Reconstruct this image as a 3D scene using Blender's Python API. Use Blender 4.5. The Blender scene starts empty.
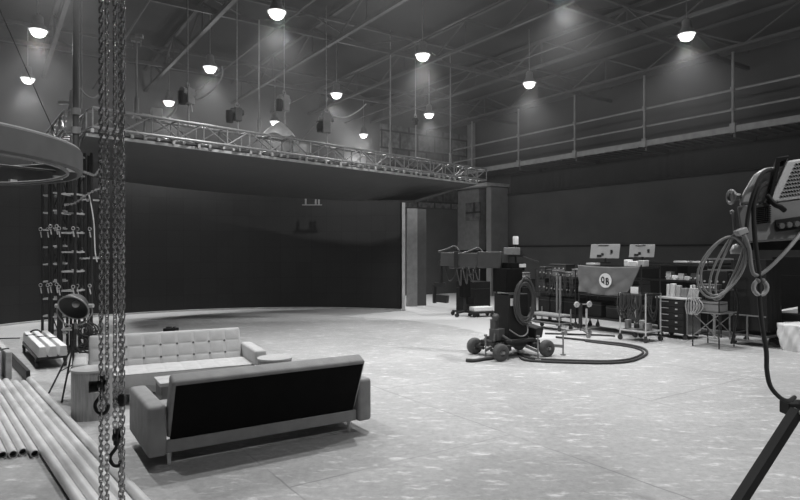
import bpy, math, random
from mathutils import Vector, Matrix
random.seed(7)
PI = math.pi
sc = bpy.context.scene
COL = sc.collection
H = 1.9            # eye height
F = 600.0          # focal length in pixels of an 800 px wide frame
TH = math.radians(34.33)
BX, BY = math.cos(TH), math.sin(TH)       # building axis B (towards the right wall)
AX, AY = -BY, BX                          # building axis A (towards the back wall)
ROT_A = math.atan2(-AY, -AX)              # local x along -A, local y along +B

def W(a, b, z=0.0): return Vector((a*AX + b*BX, a*AY + b*BY, z))
def at(px, py, Y): return Vector(((px-400)/F*Y, Y, H + (250-py)/F*Y))
def gp(px, py, z=0.0):
    Y = (H-z)*F/(py-250); return Vector(((px-400)/F*Y, Y, z))

# ------------------------------------------------------------------ materials
def mat(name, g, rough=0.6, metal=0.0, var=0.15, scale=6.0, bump=0.0, emit=0.0, spec=0.5):
    m = bpy.data.materials.new(name); m.use_nodes = True
    nt = m.node_tree; N = nt.nodes; L = nt.links
    p = N['Principled BSDF']
    c = (g, g, g) if not isinstance(g, tuple) else g
    tc = N.new('ShaderNodeTexCoord'); no = N.new('ShaderNodeTexNoise')
    no.inputs['Scale'].default_value = scale; no.inputs['Detail'].default_value = 5
    L.new(tc.outputs['Object'], no.inputs['Vector'])
    rp = N.new('ShaderNodeValToRGB')
    lo = [x*(1-var) for x in c]; hi = [min(1, x*(1+var)) for x in c]
    rp.color_ramp.elements[0].position = 0.3; rp.color_ramp.elements[1].position = 0.7
    rp.color_ramp.elements[0].color = (*lo, 1); rp.color_ramp.elements[1].color = (*hi, 1)
    L.new(no.outputs['Fac'], rp.inputs['Fac']); L.new(rp.outputs['Color'], p.inputs['Base Color'])
    p.inputs['Roughness'].default_value = rough; p.inputs['Metallic'].default_value = metal
    p.inputs['Specular IOR Level'].default_value = spec
    if bump:
        n2 = N.new('ShaderNodeTexNoise'); n2.inputs['Scale'].default_value = scale*14; n2.inputs['Detail'].default_value = 3
        L.new(tc.outputs['Object'], n2.inputs['Vector'])
        b = N.new('ShaderNodeBump'); b.inputs['Strength'].default_value = bump; b.inputs['Distance'].default_value = 0.01
        L.new(n2.outputs['Fac'], b.inputs['Height']); L.new(b.outputs['Normal'], p.inputs['Normal'])
    if emit:
        p.inputs['Emission Color'].default_value = (1, 1, 1, 1); p.inputs['Emission Strength'].default_value = emit
    return m

M = {
 'black':   mat('black_paint', 0.012, 0.6, spec=.25),
 'blackm':  mat('black_metal', 0.022, 0.45, 0.0, spec=.35),
 'cloth_k': mat('black_cloth', 0.006, 0.95, spec=0.1),
 'rubber':  mat('black_rubber', 0.035, 0.75),
 'tyre':    mat('tyre_rubber', 0.07, 0.8, scale=20),
 'dgrey':   mat('dark_grey_paint', 0.055, 0.5),
 'mgrey':   mat('mid_grey_paint', 0.2, 0.5),
 'lgrey':   mat('light_grey_paint', 0.45, 0.5),
 'white':   mat('white_paint', 0.75, 0.5, var=0.06),
 'silver':  mat('bright_metal', 0.65, 0.4, 0.4),
 'steel':   mat('dull_steel', 0.3, 0.45, 0.7, scale=15),
 'chain':   mat('chain_steel', 0.6, 0.24, 0.8, scale=60),
 'chaink':  mat('hook_steel', 0.04, 0.45, 0.5, scale=30),
 'pipe':    mat('pale_pipe', 0.68, 0.38, 0.1, var=0.12, scale=4),
 'bore_shade': mat('pipe_inner_shade', 0.02, 0.8),
 'sofa':    mat('sofa_fabric', 0.29, 0.9, var=0.1, scale=9, bump=0.25, spec=0.2),
 'sofab':   mat('pale_sofa_fabric', 0.42, 0.9, var=0.07, scale=9, bump=0.25, spec=0.2),
 'wood':    mat('grey_wood', 0.4, 0.6, var=0.15, scale=3),
 'legw':    mat('pale_leg_wood', 0.8, 0.5),
 'truss':   mat('truss_aluminium', 0.25, 0.45, 0.5, scale=12),
 'trussk':  mat('black_truss', 0.03, 0.45, 0.3),
 'soffit':  mat('overhead_screen', 0.085, 0.85, var=0.05, scale=1.2, spec=0.2),
 'drape':   mat('dark_drape', 0.045, 0.95, var=0.12, scale=1.5, spec=0.1),
 'wallp':   mat('wall_panel', 0.095, 0.9, var=0.12, scale=0.9, bump=0.1, spec=0.2),
 'roof':    mat('roof_deck', 0.05, 0.95, var=0.15, scale=0.6, spec=0.1),
 'joist':   mat('joist_paint', 0.055, 0.7, var=0.2, scale=3),
 'rail':    mat('rail_paint', 0.3, 0.5, scale=5),
 'ringo':   mat('hoop_fabric', 0.13, 0.85, var=0.08, scale=4, spec=0.2),
 'lamp':    mat('lamp_lens', 0.9, 0.4, emit=.9),
 'banner':  mat('banner_cloth', 0.14, 0.75, var=0.1, scale=5),
 'screen':  mat('monitor_back', 0.3, 0.45, var=0.1),
 'foil':    mat('white_tarp', 0.7, 0.5, var=0.1),
 'board':   mat('pale_board', 0.42, 0.7, var=0.25, scale=6),
 'housing': mat('pale_housing', 0.85, 0.45, 0.2, var=0.08, scale=3),
 'col':     mat('column_paint', 0.24, 0.75, var=0.1, scale=3),
 'glove':   mat('grey_cable', 0.34, 0.55, var=0.1),
}

def wood_mat():
    m = bpy.data.materials.new('drum_wood'); m.use_nodes = True
    nt = m.node_tree; N = nt.nodes; L = nt.links; p = N['Principled BSDF']
    tc = N.new('ShaderNodeTexCoord'); mp = N.new('ShaderNodeMapping'); mp.inputs['Scale'].default_value = (14, 14, 1.2)
    no = N.new('ShaderNodeTexNoise'); no.inputs['Scale'].default_value = 3; no.inputs['Detail'].default_value = 6
    rp = N.new('ShaderNodeValToRGB')
    rp.color_ramp.elements[0].position = .3; rp.color_ramp.elements[1].position = .72
    rp.color_ramp.elements[0].color = (.22, .22, .22, 1); rp.color_ramp.elements[1].color = (.38, .38, .38, 1)
    L.new(tc.outputs['Object'], mp.inputs['Vector']); L.new(mp.outputs['Vector'], no.inputs['Vector'])
    L.new(no.outputs['Fac'], rp.inputs['Fac']); L.new(rp.outputs['Color'], p.inputs['Base Color'])
    p.inputs['Roughness'].default_value = .55
    return m
M['drum'] = wood_mat()

def floor_mat():
    m = bpy.data.materials.new('scuffed_floor'); m.use_nodes = True
    nt = m.node_tree; N = nt.nodes; L = nt.links; p = N['Principled BSDF']
    tc = N.new('ShaderNodeTexCoord')
    def noise(scale, rot, sx, sy, det=6, rough=.6):
        mp = N.new('ShaderNodeMapping'); mp.inputs['Rotation'].default_value = (0, 0, rot); mp.inputs['Scale'].default_value = (sx, sy, 1)
        no = N.new('ShaderNodeTexNoise'); no.inputs['Scale'].default_value = scale; no.inputs['Detail'].default_value = det; no.inputs['Roughness'].default_value = rough
        L.new(tc.outputs['Object'], mp.inputs['Vector']); L.new(mp.outputs['Vector'], no.inputs['Vector']); return no.outputs['Fac']
    def ramp(fac, a, b, ca, cb):
        r = N.new('ShaderNodeValToRGB'); r.color_ramp.elements[0].position = a; r.color_ramp.elements[1].position = b
        r.color_ramp.elements[0].color = (ca, ca, ca, 1); r.color_ramp.elements[1].color = (cb, cb, cb, 1)
        L.new(fac, r.inputs['Fac']); return r.outputs['Color']
    def mix(kind, fac, a, b):
        x = N.new('ShaderNodeMix'); x.data_type = 'RGBA'; x.blend_type = kind
        if isinstance(fac, float): x.inputs[0].default_value = fac
        else: L.new(fac, x.inputs[0])
        for i, v in ((6, a), (7, b)):
            if isinstance(v, float): x.inputs[i].default_value = (v, v, v, 1)
            else: L.new(v, x.inputs[i])
        return x.outputs[2]
    base = ramp(noise(.45, 0, 1, 1), .3, .7, .34, .46)
    fine = ramp(noise(14, .2, 1, 1, 9, .75), .3, .75, .72, 1.15)
    c = mix('MULTIPLY', 1.0, base, fine)
    s1 = ramp(noise(3.8, math.radians(-118), .7, 2.0, 11, .76), .55, .66, 0, .9)     # pale scuffs
    s2 = ramp(noise(5.0, math.radians(-8), .55, 1.6, 11, .76), .575, .67, 0, .8)
    sd = ramp(noise(1.6, math.radians(-124), .45, 1.6, 9, .72), .58, .74, 0, .45)     # dark drag marks
    c = mix('MIX', sd, c, .2); c = mix("MIX", s1, c, .74); c = mix("MIX", s2, c, .68)
    # joints between the floor boards, every 2.44 m along one axis and 1.22 m on the other
    mp = N.new('ShaderNodeMapping'); mp.inputs['Rotation'].default_value = (0, 0, -TH-PI/2); mp.inputs['Location'].default_value = (.4, 1.96, 0)
    L.new(tc.outputs['Object'], mp.inputs['Vector'])
    wob = N.new('ShaderNodeTexNoise'); wob.inputs['Scale'].default_value = 3; L.new(tc.outputs['Object'], wob.inputs['Vector'])
    add = N.new('ShaderNodeVectorMath'); add.operation = 'MULTIPLY_ADD'; add.inputs[1].default_value = (.035, .035, 0)
    L.new(wob.outputs['Color'], add.inputs[0]); L.new(mp.outputs['Vector'], add.inputs[2])
    br = N.new('ShaderNodeTexBrick'); br.offset = .5
    br.inputs['Scale'].default_value = 1; br.inputs['Brick Width'].default_value = 4.88; br.inputs['Row Height'].default_value = 2.44
    br.inputs['Mortar Size'].default_value = .012; br.inputs['Mortar Smooth'].default_value = .6
    L.new(add.outputs[0], br.inputs['Vector'])
    jf = mix('MULTIPLY', 1.0, ramp(br.outputs['Fac'], .0, 1, 0, .8), ramp(noise(.8, 0, 1, 1, 4), .36, .55, 0, 1))
    c = mix('MIX', jf, c, .2)
    # smoother painted round stage inside the screen wall
    vd = N.new('ShaderNodeVectorMath'); vd.operation = 'DISTANCE'; vd.inputs[1].default_value = (-3.1, 12.1, 0)
    L.new(tc.outputs['Object'], vd.inputs[0])
    md = N.new('ShaderNodeMapRange'); md.inputs['From Min'].default_value = 5.2; md.inputs['From Max'].default_value = 5.3
    md.inputs['To Min'].default_value = 0; md.inputs['To Max'].default_value = 1; md.clamp = True
    L.new(vd.outputs['Value'], md.inputs['Value'])
    sep = N.new('ShaderNodeSeparateXYZ'); L.new(tc.outputs['Object'], sep.inputs[0])
    my = N.new('ShaderNodeMapRange'); my.inputs['From Min'].default_value = 12.8; my.inputs['From Max'].default_value = 12.9; my.clamp = True
    L.new(sep.outputs['Y'], my.inputs['Value'])
    c = mix('MIX', mix('MULTIPLY', 1.0, md.outputs[0], my.outputs[0]), c, .5)
    L.new(c, p.inputs['Base Color'])
    rr = ramp(noise(4, 0, 1, 1), .3, .7, .42, .62); L.new(rr, p.inputs['Roughness'])
    p.inputs['Specular IOR Level'].default_value = .35
    b = N.new('ShaderNodeBump'); b.inputs['Strength'].default_value = .15; b.inputs['Distance'].default_value = .004
    L.new(noise(22, 0, 1, 1, 6), b.inputs['Height']); L.new(b.outputs['Normal'], p.inputs['Normal'])
    return m
M['floor'] = floor_mat()

def led_mat():
    m = bpy.data.materials.new('screen_tiles'); m.use_nodes = True
    nt = m.node_tree; N = nt.nodes; L = nt.links; p = N['Principled BSDF']
    tc = N.new('ShaderNodeTexCoord'); br = N.new('ShaderNodeTexBrick'); br.offset = 0
    br.inputs['Color1'].default_value = (.022, .022, .022, 1); br.inputs['Color2'].default_value = (.026, .026, .026, 1)
    br.inputs['Mortar'].default_value = (.012, .012, .012, 1); br.inputs['Scale'].default_value = 1
    br.inputs['Brick Width'].default_value = .5; br.inputs['Row Height'].default_value = .5; br.inputs['Mortar Size'].default_value = .004
    L.new(tc.outputs['UV'], br.inputs['Vector']); L.new(br.outputs['Color'], p.inputs['Base Color'])
    p.inputs['Roughness'].default_value = .5; p.inputs['Specular IOR Level'].default_value = .25
    return m
M['led'] = led_mat()

def patch_mat():
    m = bpy.data.materials.new('wall_insulation'); m.use_nodes = True
    nt = m.node_tree; N = nt.nodes; L = nt.links; p = N['Principled BSDF']
    tc = N.new('ShaderNodeTexCoord'); br = N.new('ShaderNodeTexBrick')
    mp = N.new('ShaderNodeMapping'); mp.inputs['Rotation'].default_value = (PI/2, 0, 0)
    br.inputs['Color1'].default_value = (.06, .06, .06, 1); br.inputs['Color2'].default_value = (.2, .2, .2, 1)
    br.inputs['Mortar'].default_value = (.03, .03, .03, 1); br.inputs['Scale'].default_value = 1
    br.inputs['Brick Width'].default_value = .9; br.inputs['Row Height'].default_value = .7; br.inputs['Mortar Size'].default_value = .04
    no = N.new('ShaderNodeTexNoise'); no.inputs['Scale'].default_value = 5; no.inputs['Detail'].default_value = 8
    mx = N.new('ShaderNodeMix'); mx.data_type = 'RGBA'; mx.blend_type = 'MULTIPLY'; mx.inputs[0].default_value = .9
    rp = N.new('ShaderNodeValToRGB'); rp.color_ramp.elements[0].position = .35; rp.color_ramp.elements[1].position = .65
    rp.color_ramp.elements[0].color = (.35, .35, .35, 1)
    L.new(tc.outputs['Object'], mp.inputs['Vector']); L.new(mp.outputs['Vector'], br.inputs['Vector'])
    L.new(tc.outputs['Object'], no.inputs['Vector']); L.new(no.outputs['Fac'], rp.inputs['Fac'])
    L.new(br.outputs['Color'], mx.inputs[6]); L.new(rp.outputs['Color'], mx.inputs[7]); L.new(mx.outputs[2], p.inputs['Base Color'])
    p.inputs['Roughness'].default_value = .9
    return m
M['insul'] = patch_mat()

# ------------------------------------------------------------------ mesh helpers
class MB:
    def __init__(s): s.v = []; s.f = []; s.uv = None
    def add(s, vs, fs):
        n = len(s.v); s.v += [tuple(v) for v in vs]; s.f += [tuple(i+n for i in f) for f in fs]; return s
    def box(s, c, d, rz=0.0, rx=0.0, ry=0.0):
        m = Matrix.Rotation(rz, 3, 'Z') @ Matrix.Rotation(ry, 3, 'Y') @ Matrix.Rotation(rx, 3, 'X'); c = Vector(c)
        vs = [c + m @ Vector((x*d[0]/2, y*d[1]/2, z*d[2]/2)) for x in (-1, 1) for y in (-1, 1) for z in (-1, 1)]
        return s.add(vs, [(0,1,3,2),(4,6,7,5),(0,4,5,1),(2,3,7,6),(0,2,6,4),(1,5,7,3)])
    def cyl(s, a, b, r, n=10, r2=None, cap=True):
        a = Vector(a); b = Vector(b); r2 = r if r2 is None else r2
        d = (b-a).normalized(); u = d.orthogonal().normalized(); w = d.cross(u)
        vs = [];
        for i in range(n):
            t = 2*PI*i/n; o = u*math.cos(t)+w*math.sin(t); vs += [a+o*r, b+o*r2]
        fs = [(2*i, 2*((i+1) % n), 2*((i+1) % n)+1, 2*i+1) for i in range(n)]
        if cap: fs += [tuple(2*i for i in range(n))[::-1], tuple(2*i+1 for i in range(n))]
        return s.add(vs, fs)
    def bar(s, a, b, w, h=None, up=(0,0,1)):
        a = Vector(a); b = Vector(b); h = h or w; d = (b-a).normalized(); up = Vector(up)
        if abs(d.dot(up)) > .99: up = Vector((0,1,0))
        x = d.cross(up).normalized(); z = x.cross(d)
        vs = [p + x*(i*w/2) + z*(j*h/2) for p in (a, b) for i, j in ((-1,-1),(1,-1),(1,1),(-1,1))]
        return s.add(vs, [(3,2,1,0),(4,5,6,7),(0,1,5,4),(1,2,6,5),(2,3,7,6),(3,0,4,7)])
    def tube(s, pts, r, n=8, closed=False):
        pts = [Vector(p) for p in pts]; k = len(pts); vs = []; fs = []; u = None
        for i, p in enumerate(pts):
            q0 = pts[(i-1) % k] if (closed or i) else p; q1 = pts[(i+1) % k] if (closed or i < k-1) else p
            d = (q1-q0); d = d.normalized() if d.length > 1e-9 else Vector((0,0,1))
            u = d.orthogonal().normalized() if u is None else (u - d*u.dot(d))
            if u.length < 1e-6: u = d.orthogonal()
            u = u.normalized(); w = d.cross(u)
            vs += [p + (u*math.cos(2*PI*j/n)+w*math.sin(2*PI*j/n))*r for j in range(n)]
        for i in range(k if closed else k-1):
            a = i*n; b = ((i+1) % k)*n
            fs += [(a+j, a+(j+1) % n, b+(j+1) % n, b+j) for j in range(n)]
        if not closed: fs += [tuple(range(n))[::-1], tuple(range((k-1)*n, k*n))]
        return s.add(vs, fs)
    def lathe(s, prof, c=(0,0,0), n=24, axis='Z', closed=False):
        c = Vector(c); vs = []; fs = []; k = len(prof)
        for i in range(n):
            t = 2*PI*i/n
            for (r, z) in prof:
                p = Vector((r*math.cos(t), r*math.sin(t), z))
                if axis == 'X': p = Vector((p.z, p.x, p.y))
                if axis == 'Y': p = Vector((p.y, p.z, p.x))
                vs.append(c+p)
        kk = k if closed else k-1
        for i in range(n):
            a = i*k; b = ((i+1) % n)*k
            fs += [(a+j, b+j, b+(j+1) % k, a+(j+1) % k) for j in range(kk)]
        return s.add(vs, fs)
    def torus(s, c, R, r, axis='Z', n=24, m=8):
        return s.lathe([(R+r*math.cos(2*PI*j/m), r*math.sin(2*PI*j/m)) for j in range(m)], c, n, axis, True)
    def sphere(s, c, r, n=12, m=8, sz=1.0):
        return s.lathe([(max(r*math.sin(PI*j/m), 1e-4), -r*sz*math.cos(PI*j/m)) for j in range(m+1)], c, n)
    def prism(s, pts, ext):
        ext = Vector(ext); n = len(pts); p = [Vector(q) for q in pts]
        return s.add(p+[q+ext for q in p], [tuple(range(n))[::-1], tuple(range(n, 2*n))]+[(i, (i+1) % n, n+(i+1) % n, n+i) for i in range(n)])
    def grid(s, fn, nu, nv):
        vs = [fn(i/nu, j/nv) for i in range(nu+1) for j in range(nv+1)]
        return s.add(vs, [(i*(nv+1)+j, (i+1)*(nv+1)+j, (i+1)*(nv+1)+j+1, i*(nv+1)+j+1) for i in range(nu) for j in range(nv)])
    def build(s, name, m, parent=None, smooth=None, bevel=0.0, seg=2):
        me = bpy.data.meshes.new(name); me.from_pydata(s.v, [], s.f); me.validate(); me.update()
        if s.uv:
            ul = me.uv_layers.new(name='UVMap')
            for l in me.loops: ul.data[l.index].uv = s.uv[l.vertex_index]
        me.materials.append(M[m] if isinstance(m, str) else m)
        if smooth is not None:
            for p in me.polygons: p.use_smooth = True
            me.set_sharp_from_angle(angle=math.radians(smooth))
        o = bpy.data.objects.new(name, me); COL.objects.link(o)
        if parent: o.parent = parent
        if bevel:
            b = o.modifiers.new('Bevel', 'BEVEL'); b.width = bevel; b.segments = seg; b.limit_method = 'ANGLE'
            for p in me.polygons: p.use_smooth = True
            me.set_sharp_from_angle(angle=math.radians(60)) if seg < 3 else None
        return o

def thing(name, label, cat, loc=(0,0,0), rz=0.0, group=None):
    o = bpy.data.objects.new(name, None); COL.objects.link(o); o.empty_display_size = .2
    o.location = loc; o.rotation_euler = (0, 0, rz); o['label'] = label; o['category'] = cat
    if group: o['group'] = group
    return o
def tag(o, label, cat, group=None, kind=None):
    o['label'] = label; o['category'] = cat
    if group: o['group'] = group
    if kind: o['kind'] = kind
    return o
def struct(o): o['kind'] = 'structure'; return o
def children(o): return [c for c in bpy.data.objects if c.parent == o]
def copy_tree(o, parent=None):
    c = o.copy(); COL.objects.link(c)
    if parent: c.parent = parent
    for ch in children(o): copy_tree(ch, c)
    return c
def spline(pts, n=8):
    pts = [Vector(p) for p in pts]; out = []
    for i in range(len(pts)-1):
        p0 = pts[max(i-1, 0)]; p1 = pts[i]; p2 = pts[i+1]; p3 = pts[min(i+2, len(pts)-1)]
        for j in range(n):
            t = j/n
            out.append(.5*((2*p1)+(p2-p0)*t+(2*p0-5*p1+4*p2-p3)*t*t+(3*p1-p0-3*p2+p3)*t**3))
    out.append(pts[-1]); return out
ORD = ['first','second','third','fourth','fifth','sixth','seventh','eighth','ninth','tenth']

# ------------------------------------------------------------------ the room
A0, A1, B0, B1, ZC = -8.0, 20.5, -11.0, 18.0, 7.8
def slab(name, pa, pb, z0, z1, out, m):
    # wall between two plan points, thickness on the outside
    p = [Vector((*pa, z0)), Vector((*pb, z0)), Vector((*pb, z1)), Vector((*pa, z1))]
    return struct(MB().prism([q for q in p], Vector((*out, 0))).build(name, m))
def w2(a, b): v = W(a, b); return (v.x, v.y)
fl = MB().add([W(A0-.4, B0-.4), W(A1+.4, B0-.4), W(A1+.4, B1+.4), W(A0-.4, B1+.4)] + [W(a, b, -.2) for a, b in ((A0-.4, B0-.4), (A1+.4, B0-.4), (A1+.4, B1+.4), (A0-.4, B1+.4))],
      [(3,2,1,0),(4,5,6,7),(0,1,5,4),(1,2,6,5),(2,3,7,6),(3,0,4,7)]).build('floor', 'floor'); struct(fl)
ce = MB().add([W(a, b, z) for z in (ZC, ZC+.25) for a, b in ((A0-.4, B0-.4), (A1+.4, B0-.4), (A1+.4, B1+.4), (A0-.4, B1+.4))],
      [(0,1,2,3),(7,6,5,4),(0,4,5,1),(1,5,6,2),(2,6,7,3),(3,7,4,0)]).build('ceiling', 'roof'); struct(ce)
slab('wall_right', w2(A0, B1), w2(A1, B1), 0, ZC, (BX*.3, BY*.3), 'wallp')
slab('wall_left', w2(A0, B0), w2(A1, B0), 0, ZC, (-BX*.3, -BY*.3), 'wallp')
slab('wall_back', w2(A1, B0-.3), w2(A1, B1+.3), 0, ZC, (AX*.3, AY*.3), 'wallp')
slab('wall_front', w2(A0, B0-.3), w2(A0, B1+.3), 0, ZC, (-AX*.3, -AY*.3), 'wallp')
# insulated upper part of the back wall beside the corner, with a post at the corner
tn = [0]
def trim(mb, m, **k):
    tn[0] += 1; return struct(mb.build('trim_%d' % tn[0], m, **k))
ins = MB().box((0, 0, 0), (4.6, .06, 3.3)).build('trim_100', 'insul'); struct(ins)
ins.location = W(A1-.05, 15.3, 5.35); ins.rotation_euler = (0, 0, TH)
trim(MB().bar(W(A1-.15, 17.75, 4.3), W(A1-.15, 17.75, ZC), .35, .25), 'col')
# low ledge line along the right wall, and dado rail
trim(MB().bar(W(A0, B1-.02, 2.05), W(18.2, B1-.02, 2.05), .05, .05), 'black')
trim(MB().bar(W(A0, B1-.06, 4.22), W(18.2, B1-.06, 4.22), .12, .08), 'drape')
# door surround by the far corner
trim(MB().box(W(18.42, 17.5, 2.25), (.95, .30, 4.5), TH), 'col')
trim(MB().box(W(19.4, 17.45, 4.6), (1.5, 2.4, .12), TH), 'lgrey')
trim(MB().box(W(19.75, 17.5, 3.2), (.9, 1.4, 2.6), TH), 'mgrey')
trim(MB().box(W(19.4, 17.02, 3.55), (.05, .9, .75), TH), 'insul')
d1 = MB().box(W(19.75, 17.5, .95), (.92, 1.3, 1.9), TH).build('door_1', 'black'); struct(d1)
MB().bar(W(19.2, 17.0, 1.0), W(19.2, 17.0, 1.25), .03).build('door_handle', 'steel', d1)

# open-web roof joists along A, purlins along B
for i, b in enumerate((-4.3, -1.5, 1.3, 4.1, 6.95, 9.85, 12.6, 15.4)):
    mb = MB()
    mb.bar(W(A0, b, 7.0), W(A1, b, 7.0), .09, .07).bar(W(A0, b, 7.68), W(A1, b, 7.68), .09, .07)
    k = 0; a = -2.0
    while a < A1-1.4:
        mb.bar(W(a, b, 7.0 if k % 2 else 7.68), W(a+1.35, b, 7.68 if k % 2 else 7.0), .04)
        if k % 2: mb.bar(W(a+1.35, b, 7.0), W(a+1.35, b, 7.68), .035)
        a += 1.35; k += 1
    trim(mb, 'joist')
for a in (4.0, 8.6, 13.2, 17.8):
    mb = MB().bar(W(a, B0, 7.12), W(a, B1, 7.12), .07, .1).bar(W(a, B0, 7.6), W(a, B1, 7.6), .07, .07)
    b = B0; k = 0
    while b < B1-1.5:
        mb.bar(W(a, b, 7.12 if k % 2 else 7.6), W(a, b+1.45, 7.6 if k % 2 else 7.12), .035); b += 1.45; k += 1
    trim(mb, 'joist')
for b in (2.6, 5.3, 8.35, 11.4):   # conduits
    trim(MB().cyl(W(0, b, 6.85), W(A1, b, 6.85), .022, 6), 'joist')
trim(MB().bar(W(-4, 16.8, 7.35), W(A1, 16.8, 7.35), .12, .2), 'joist')

# ------------------------------------------------------------------ catwalk on the right wall
cw = thing('catwalk', 'long steel catwalk with pipe railings high on the right wall', 'catwalk', W(12, 17.4, 5.2))
def CL(a, b, z): return W(a, b, z) - W(12, 17.4, 5.2)
MB().add([CL(a, b, z) for z in (5.14, 5.2) for a, b in ((-4, 16.8), (A1-.1, 16.8), (A1-.1, 17.97), (-4, 17.97))],
   [(0,1,2,3),(7,6,5,4),(0,4,5,1),(1,5,6,2),(2,6,7,3),(3,7,4,0)]).build('deck', 'dgrey', cw)
MB().bar(CL(-4, 16.76, 5.2), CL(A1-.1, 16.76, 5.2), .08, .17).build('edge_beam', 'rail', cw)
MB().cyl(CL(-4, 16.78, 5.735), CL(A1-.1, 16.78, 5.735), .03).build('mid_rail', 'rail', cw, smooth=40)
MB().cyl(CL(-4, 16.78, 6.28), CL(A1-.1, 16.78, 6.28), .032).build('top_rail', 'rail', cw, smooth=40)
for k in range(-4, 5):
    a = 8.39+2.68*k
    MB().cyl(CL(a, 16.72, 5.1), CL(a, 16.72, 7.3), .036).cyl(CL(a, 16.7, 6.22), CL(a, 16.7, 6.34), .06).cyl(CL(a, 16.7, 5.7), CL(a, 16.7, 5.77), .055).box(CL(a, 16.72, 5.22), (.14, .1, .26), TH+PI/2).build('post', 'rail', cw, smooth=40)
    MB().bar(CL(a, 16.8, 5.05), CL(a, 17.97, 5.05), .06, .14).build('bracket', 'dgrey', cw)
jm = MB(); a = -3.0
while a < 19.5:
    jm.bar(CL(a, 16.85, 5.11), CL(a, 17.95, 5.11), .04, .06); a += .3
jm.build('deck_joists', 'dgrey', cw)
# gathered valance under the catwalk
def valance(a0, a1, amp):
    def fn(u, v):
        a = a0+(a1-a0)*u; ph = a*11
        return W(a, 17.86 + amp*(.15+.85*max(0, math.sin(a*1.35-.6))**2)*(math.sin(ph)+.5*math.sin(ph*2.3+1))*(.3+.7*v), 4.98-.76*v)
    return MB().grid(fn, int((a1-a0)*28), 6)
o = valance(-1.0, 18.0, .045).build('cloth_swag', 'drape', smooth=180)
s_ = o.modifiers.new('Solid', 'SOLIDIFY'); s_.thickness = .012
tag(o, 'long gathered dark cloth swag hanging along the wall below the catwalk', 'drape')

# ------------------------------------------------------------------ high-bay lamps on a regular grid
lampdef = None
names = {11.8: 'rightmost', 8.1: 'second from the right', 4.4: 'third from the right', .8: 'leftmost'}
near = ['nearest', 'second nearest', 'third nearest', 'farthest']
rows = {11.8: [6.85, 11.2, 15.6, 19.75], 8.1: [6.85, 10.95, 15.05, 19.5], 4.4: [10.5, 14.6, 18.65], .8: [14.1, 18.2]}
def make_lamp():
    t = thing('ceiling_lamp', 'x', 'lamp')
    MB().lathe([(.05, .34), (.09, .3), (.1, .16), (.15, .08), (.18, .02), (.17, .02), (.14, .07), (.09, .15)], n=20).build('reflector', 'mgrey', t, smooth=40)
    MB().lathe([(.001, -.11), (.07, -.1), (.12, -.065), (.15, -.01), (.16, .03), (.001, .04)], n=20).build('lens', 'lamp', t, smooth=60)
    MB().cyl((0, 0, .33), (0, 0, 1.45), .014, 6).build('hanger_rod', 'steel', t)
    return t
LP = 810.0
def spot(p, power=LP, glow=False):
    l = bpy.data.lights.new('lamp_light', 'SPOT'); l.energy = power; l.spot_size = math.radians(122); l.spot_blend = 1.0; l.shadow_soft_size = .12
    o = bpy.data.objects.new('lamp_light', l); COL.objects.link(o); o.location = p
    if glow:
        g = bpy.data.lights.new('lamp_halo', 'POINT'); g.energy = 48; g.shadow_soft_size = .16  # extra point light added to give each lamp a round halo
        q = bpy.data.objects.new('lamp_halo', g); COL.objects.link(q); q.location = p + Vector((0, 0, -.05))
    return o
for b, aa in rows.items():
    for i, a in enumerate(aa):
        if lampdef is None: t = lampdef = make_lamp()
        else: t = copy_tree(lampdef)
        t.location = W(a, b, 6.3)
        word = near[i] if i < len(aa)-1 else 'farthest'
        t['label'] = 'lit round high bay lamp, %s of the %s ceiling row' % (word, names[b]); t['group'] = 'lit high bay ceiling lamps'
        spot(W(a, b, 6.1), glow=True)
for (a, b, k) in ((6.4, 4.4, 1.0), (2.5, 11.8, .6), (2.5, 8.1, .5), (2.5, 4.4, .22), (-1.8, 4.6, 1.3), (-1.8, .8, .3), (9.9, .8, 1.0), (5.7, .8, .5)):   # the same grid beyond the frame
    spot(W(a, b, 6.2), LP*k)

# ------------------------------------------------------------------ screen wall, overhead screen and truss
CX, CY, R = -3.1, 12.1, 7.5
n = 90; t0, t1 = math.radians(65.5), math.radians(205)
mb = MB(); vs = []; uv = []
for i in range(n+1):
    t = t0+(t1-t0)*i/n
    for (r, z) in ((R, .03), (R, 4.25), (R+.22, 4.25), (R+.22, .03)):
        vs.append((CX+r*math.cos(t), CY+r*math.sin(t), z)); uv.append((r*(t-t0), z))
fs = [(i*4+j, i*4+(j+1) % 4, (i+1)*4+(j+1) % 4, (i+1)*4+j) for i in range(n) for j in range(4)] + [(3,2,1,0), (n*4, n*4+1, n*4+2, n*4+3)]
mb.add(vs, fs); mb.uv = uv
scr = thing('screen_wall', 'huge curved black video screen wall behind the sofas', 'screen')
mb.build('panel', 'led', scr)
e = Vector((CX+(R+.05)*math.cos(t0-.012), CY+(R+.05)*math.sin(t0-.012), 0))
MB().bar(e+Vector((0,0,.02)), e+Vector((0,0,4.25)), .1, .2).build('end_frame', 'lgrey', scr)
kb = MB(); pts = [(CX+(R-.06)*math.cos(t0+(t1-t0)*i/n), CY+(R-.06)*math.sin(t0+(t1-t0)*i/n)) for i in range(n+1)]
for i in range(n): kb.bar((*pts[i], .02), (*pts[i+1], .02), .1, .04)
kb.build('foot_strip', 'lgrey', scr)

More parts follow.
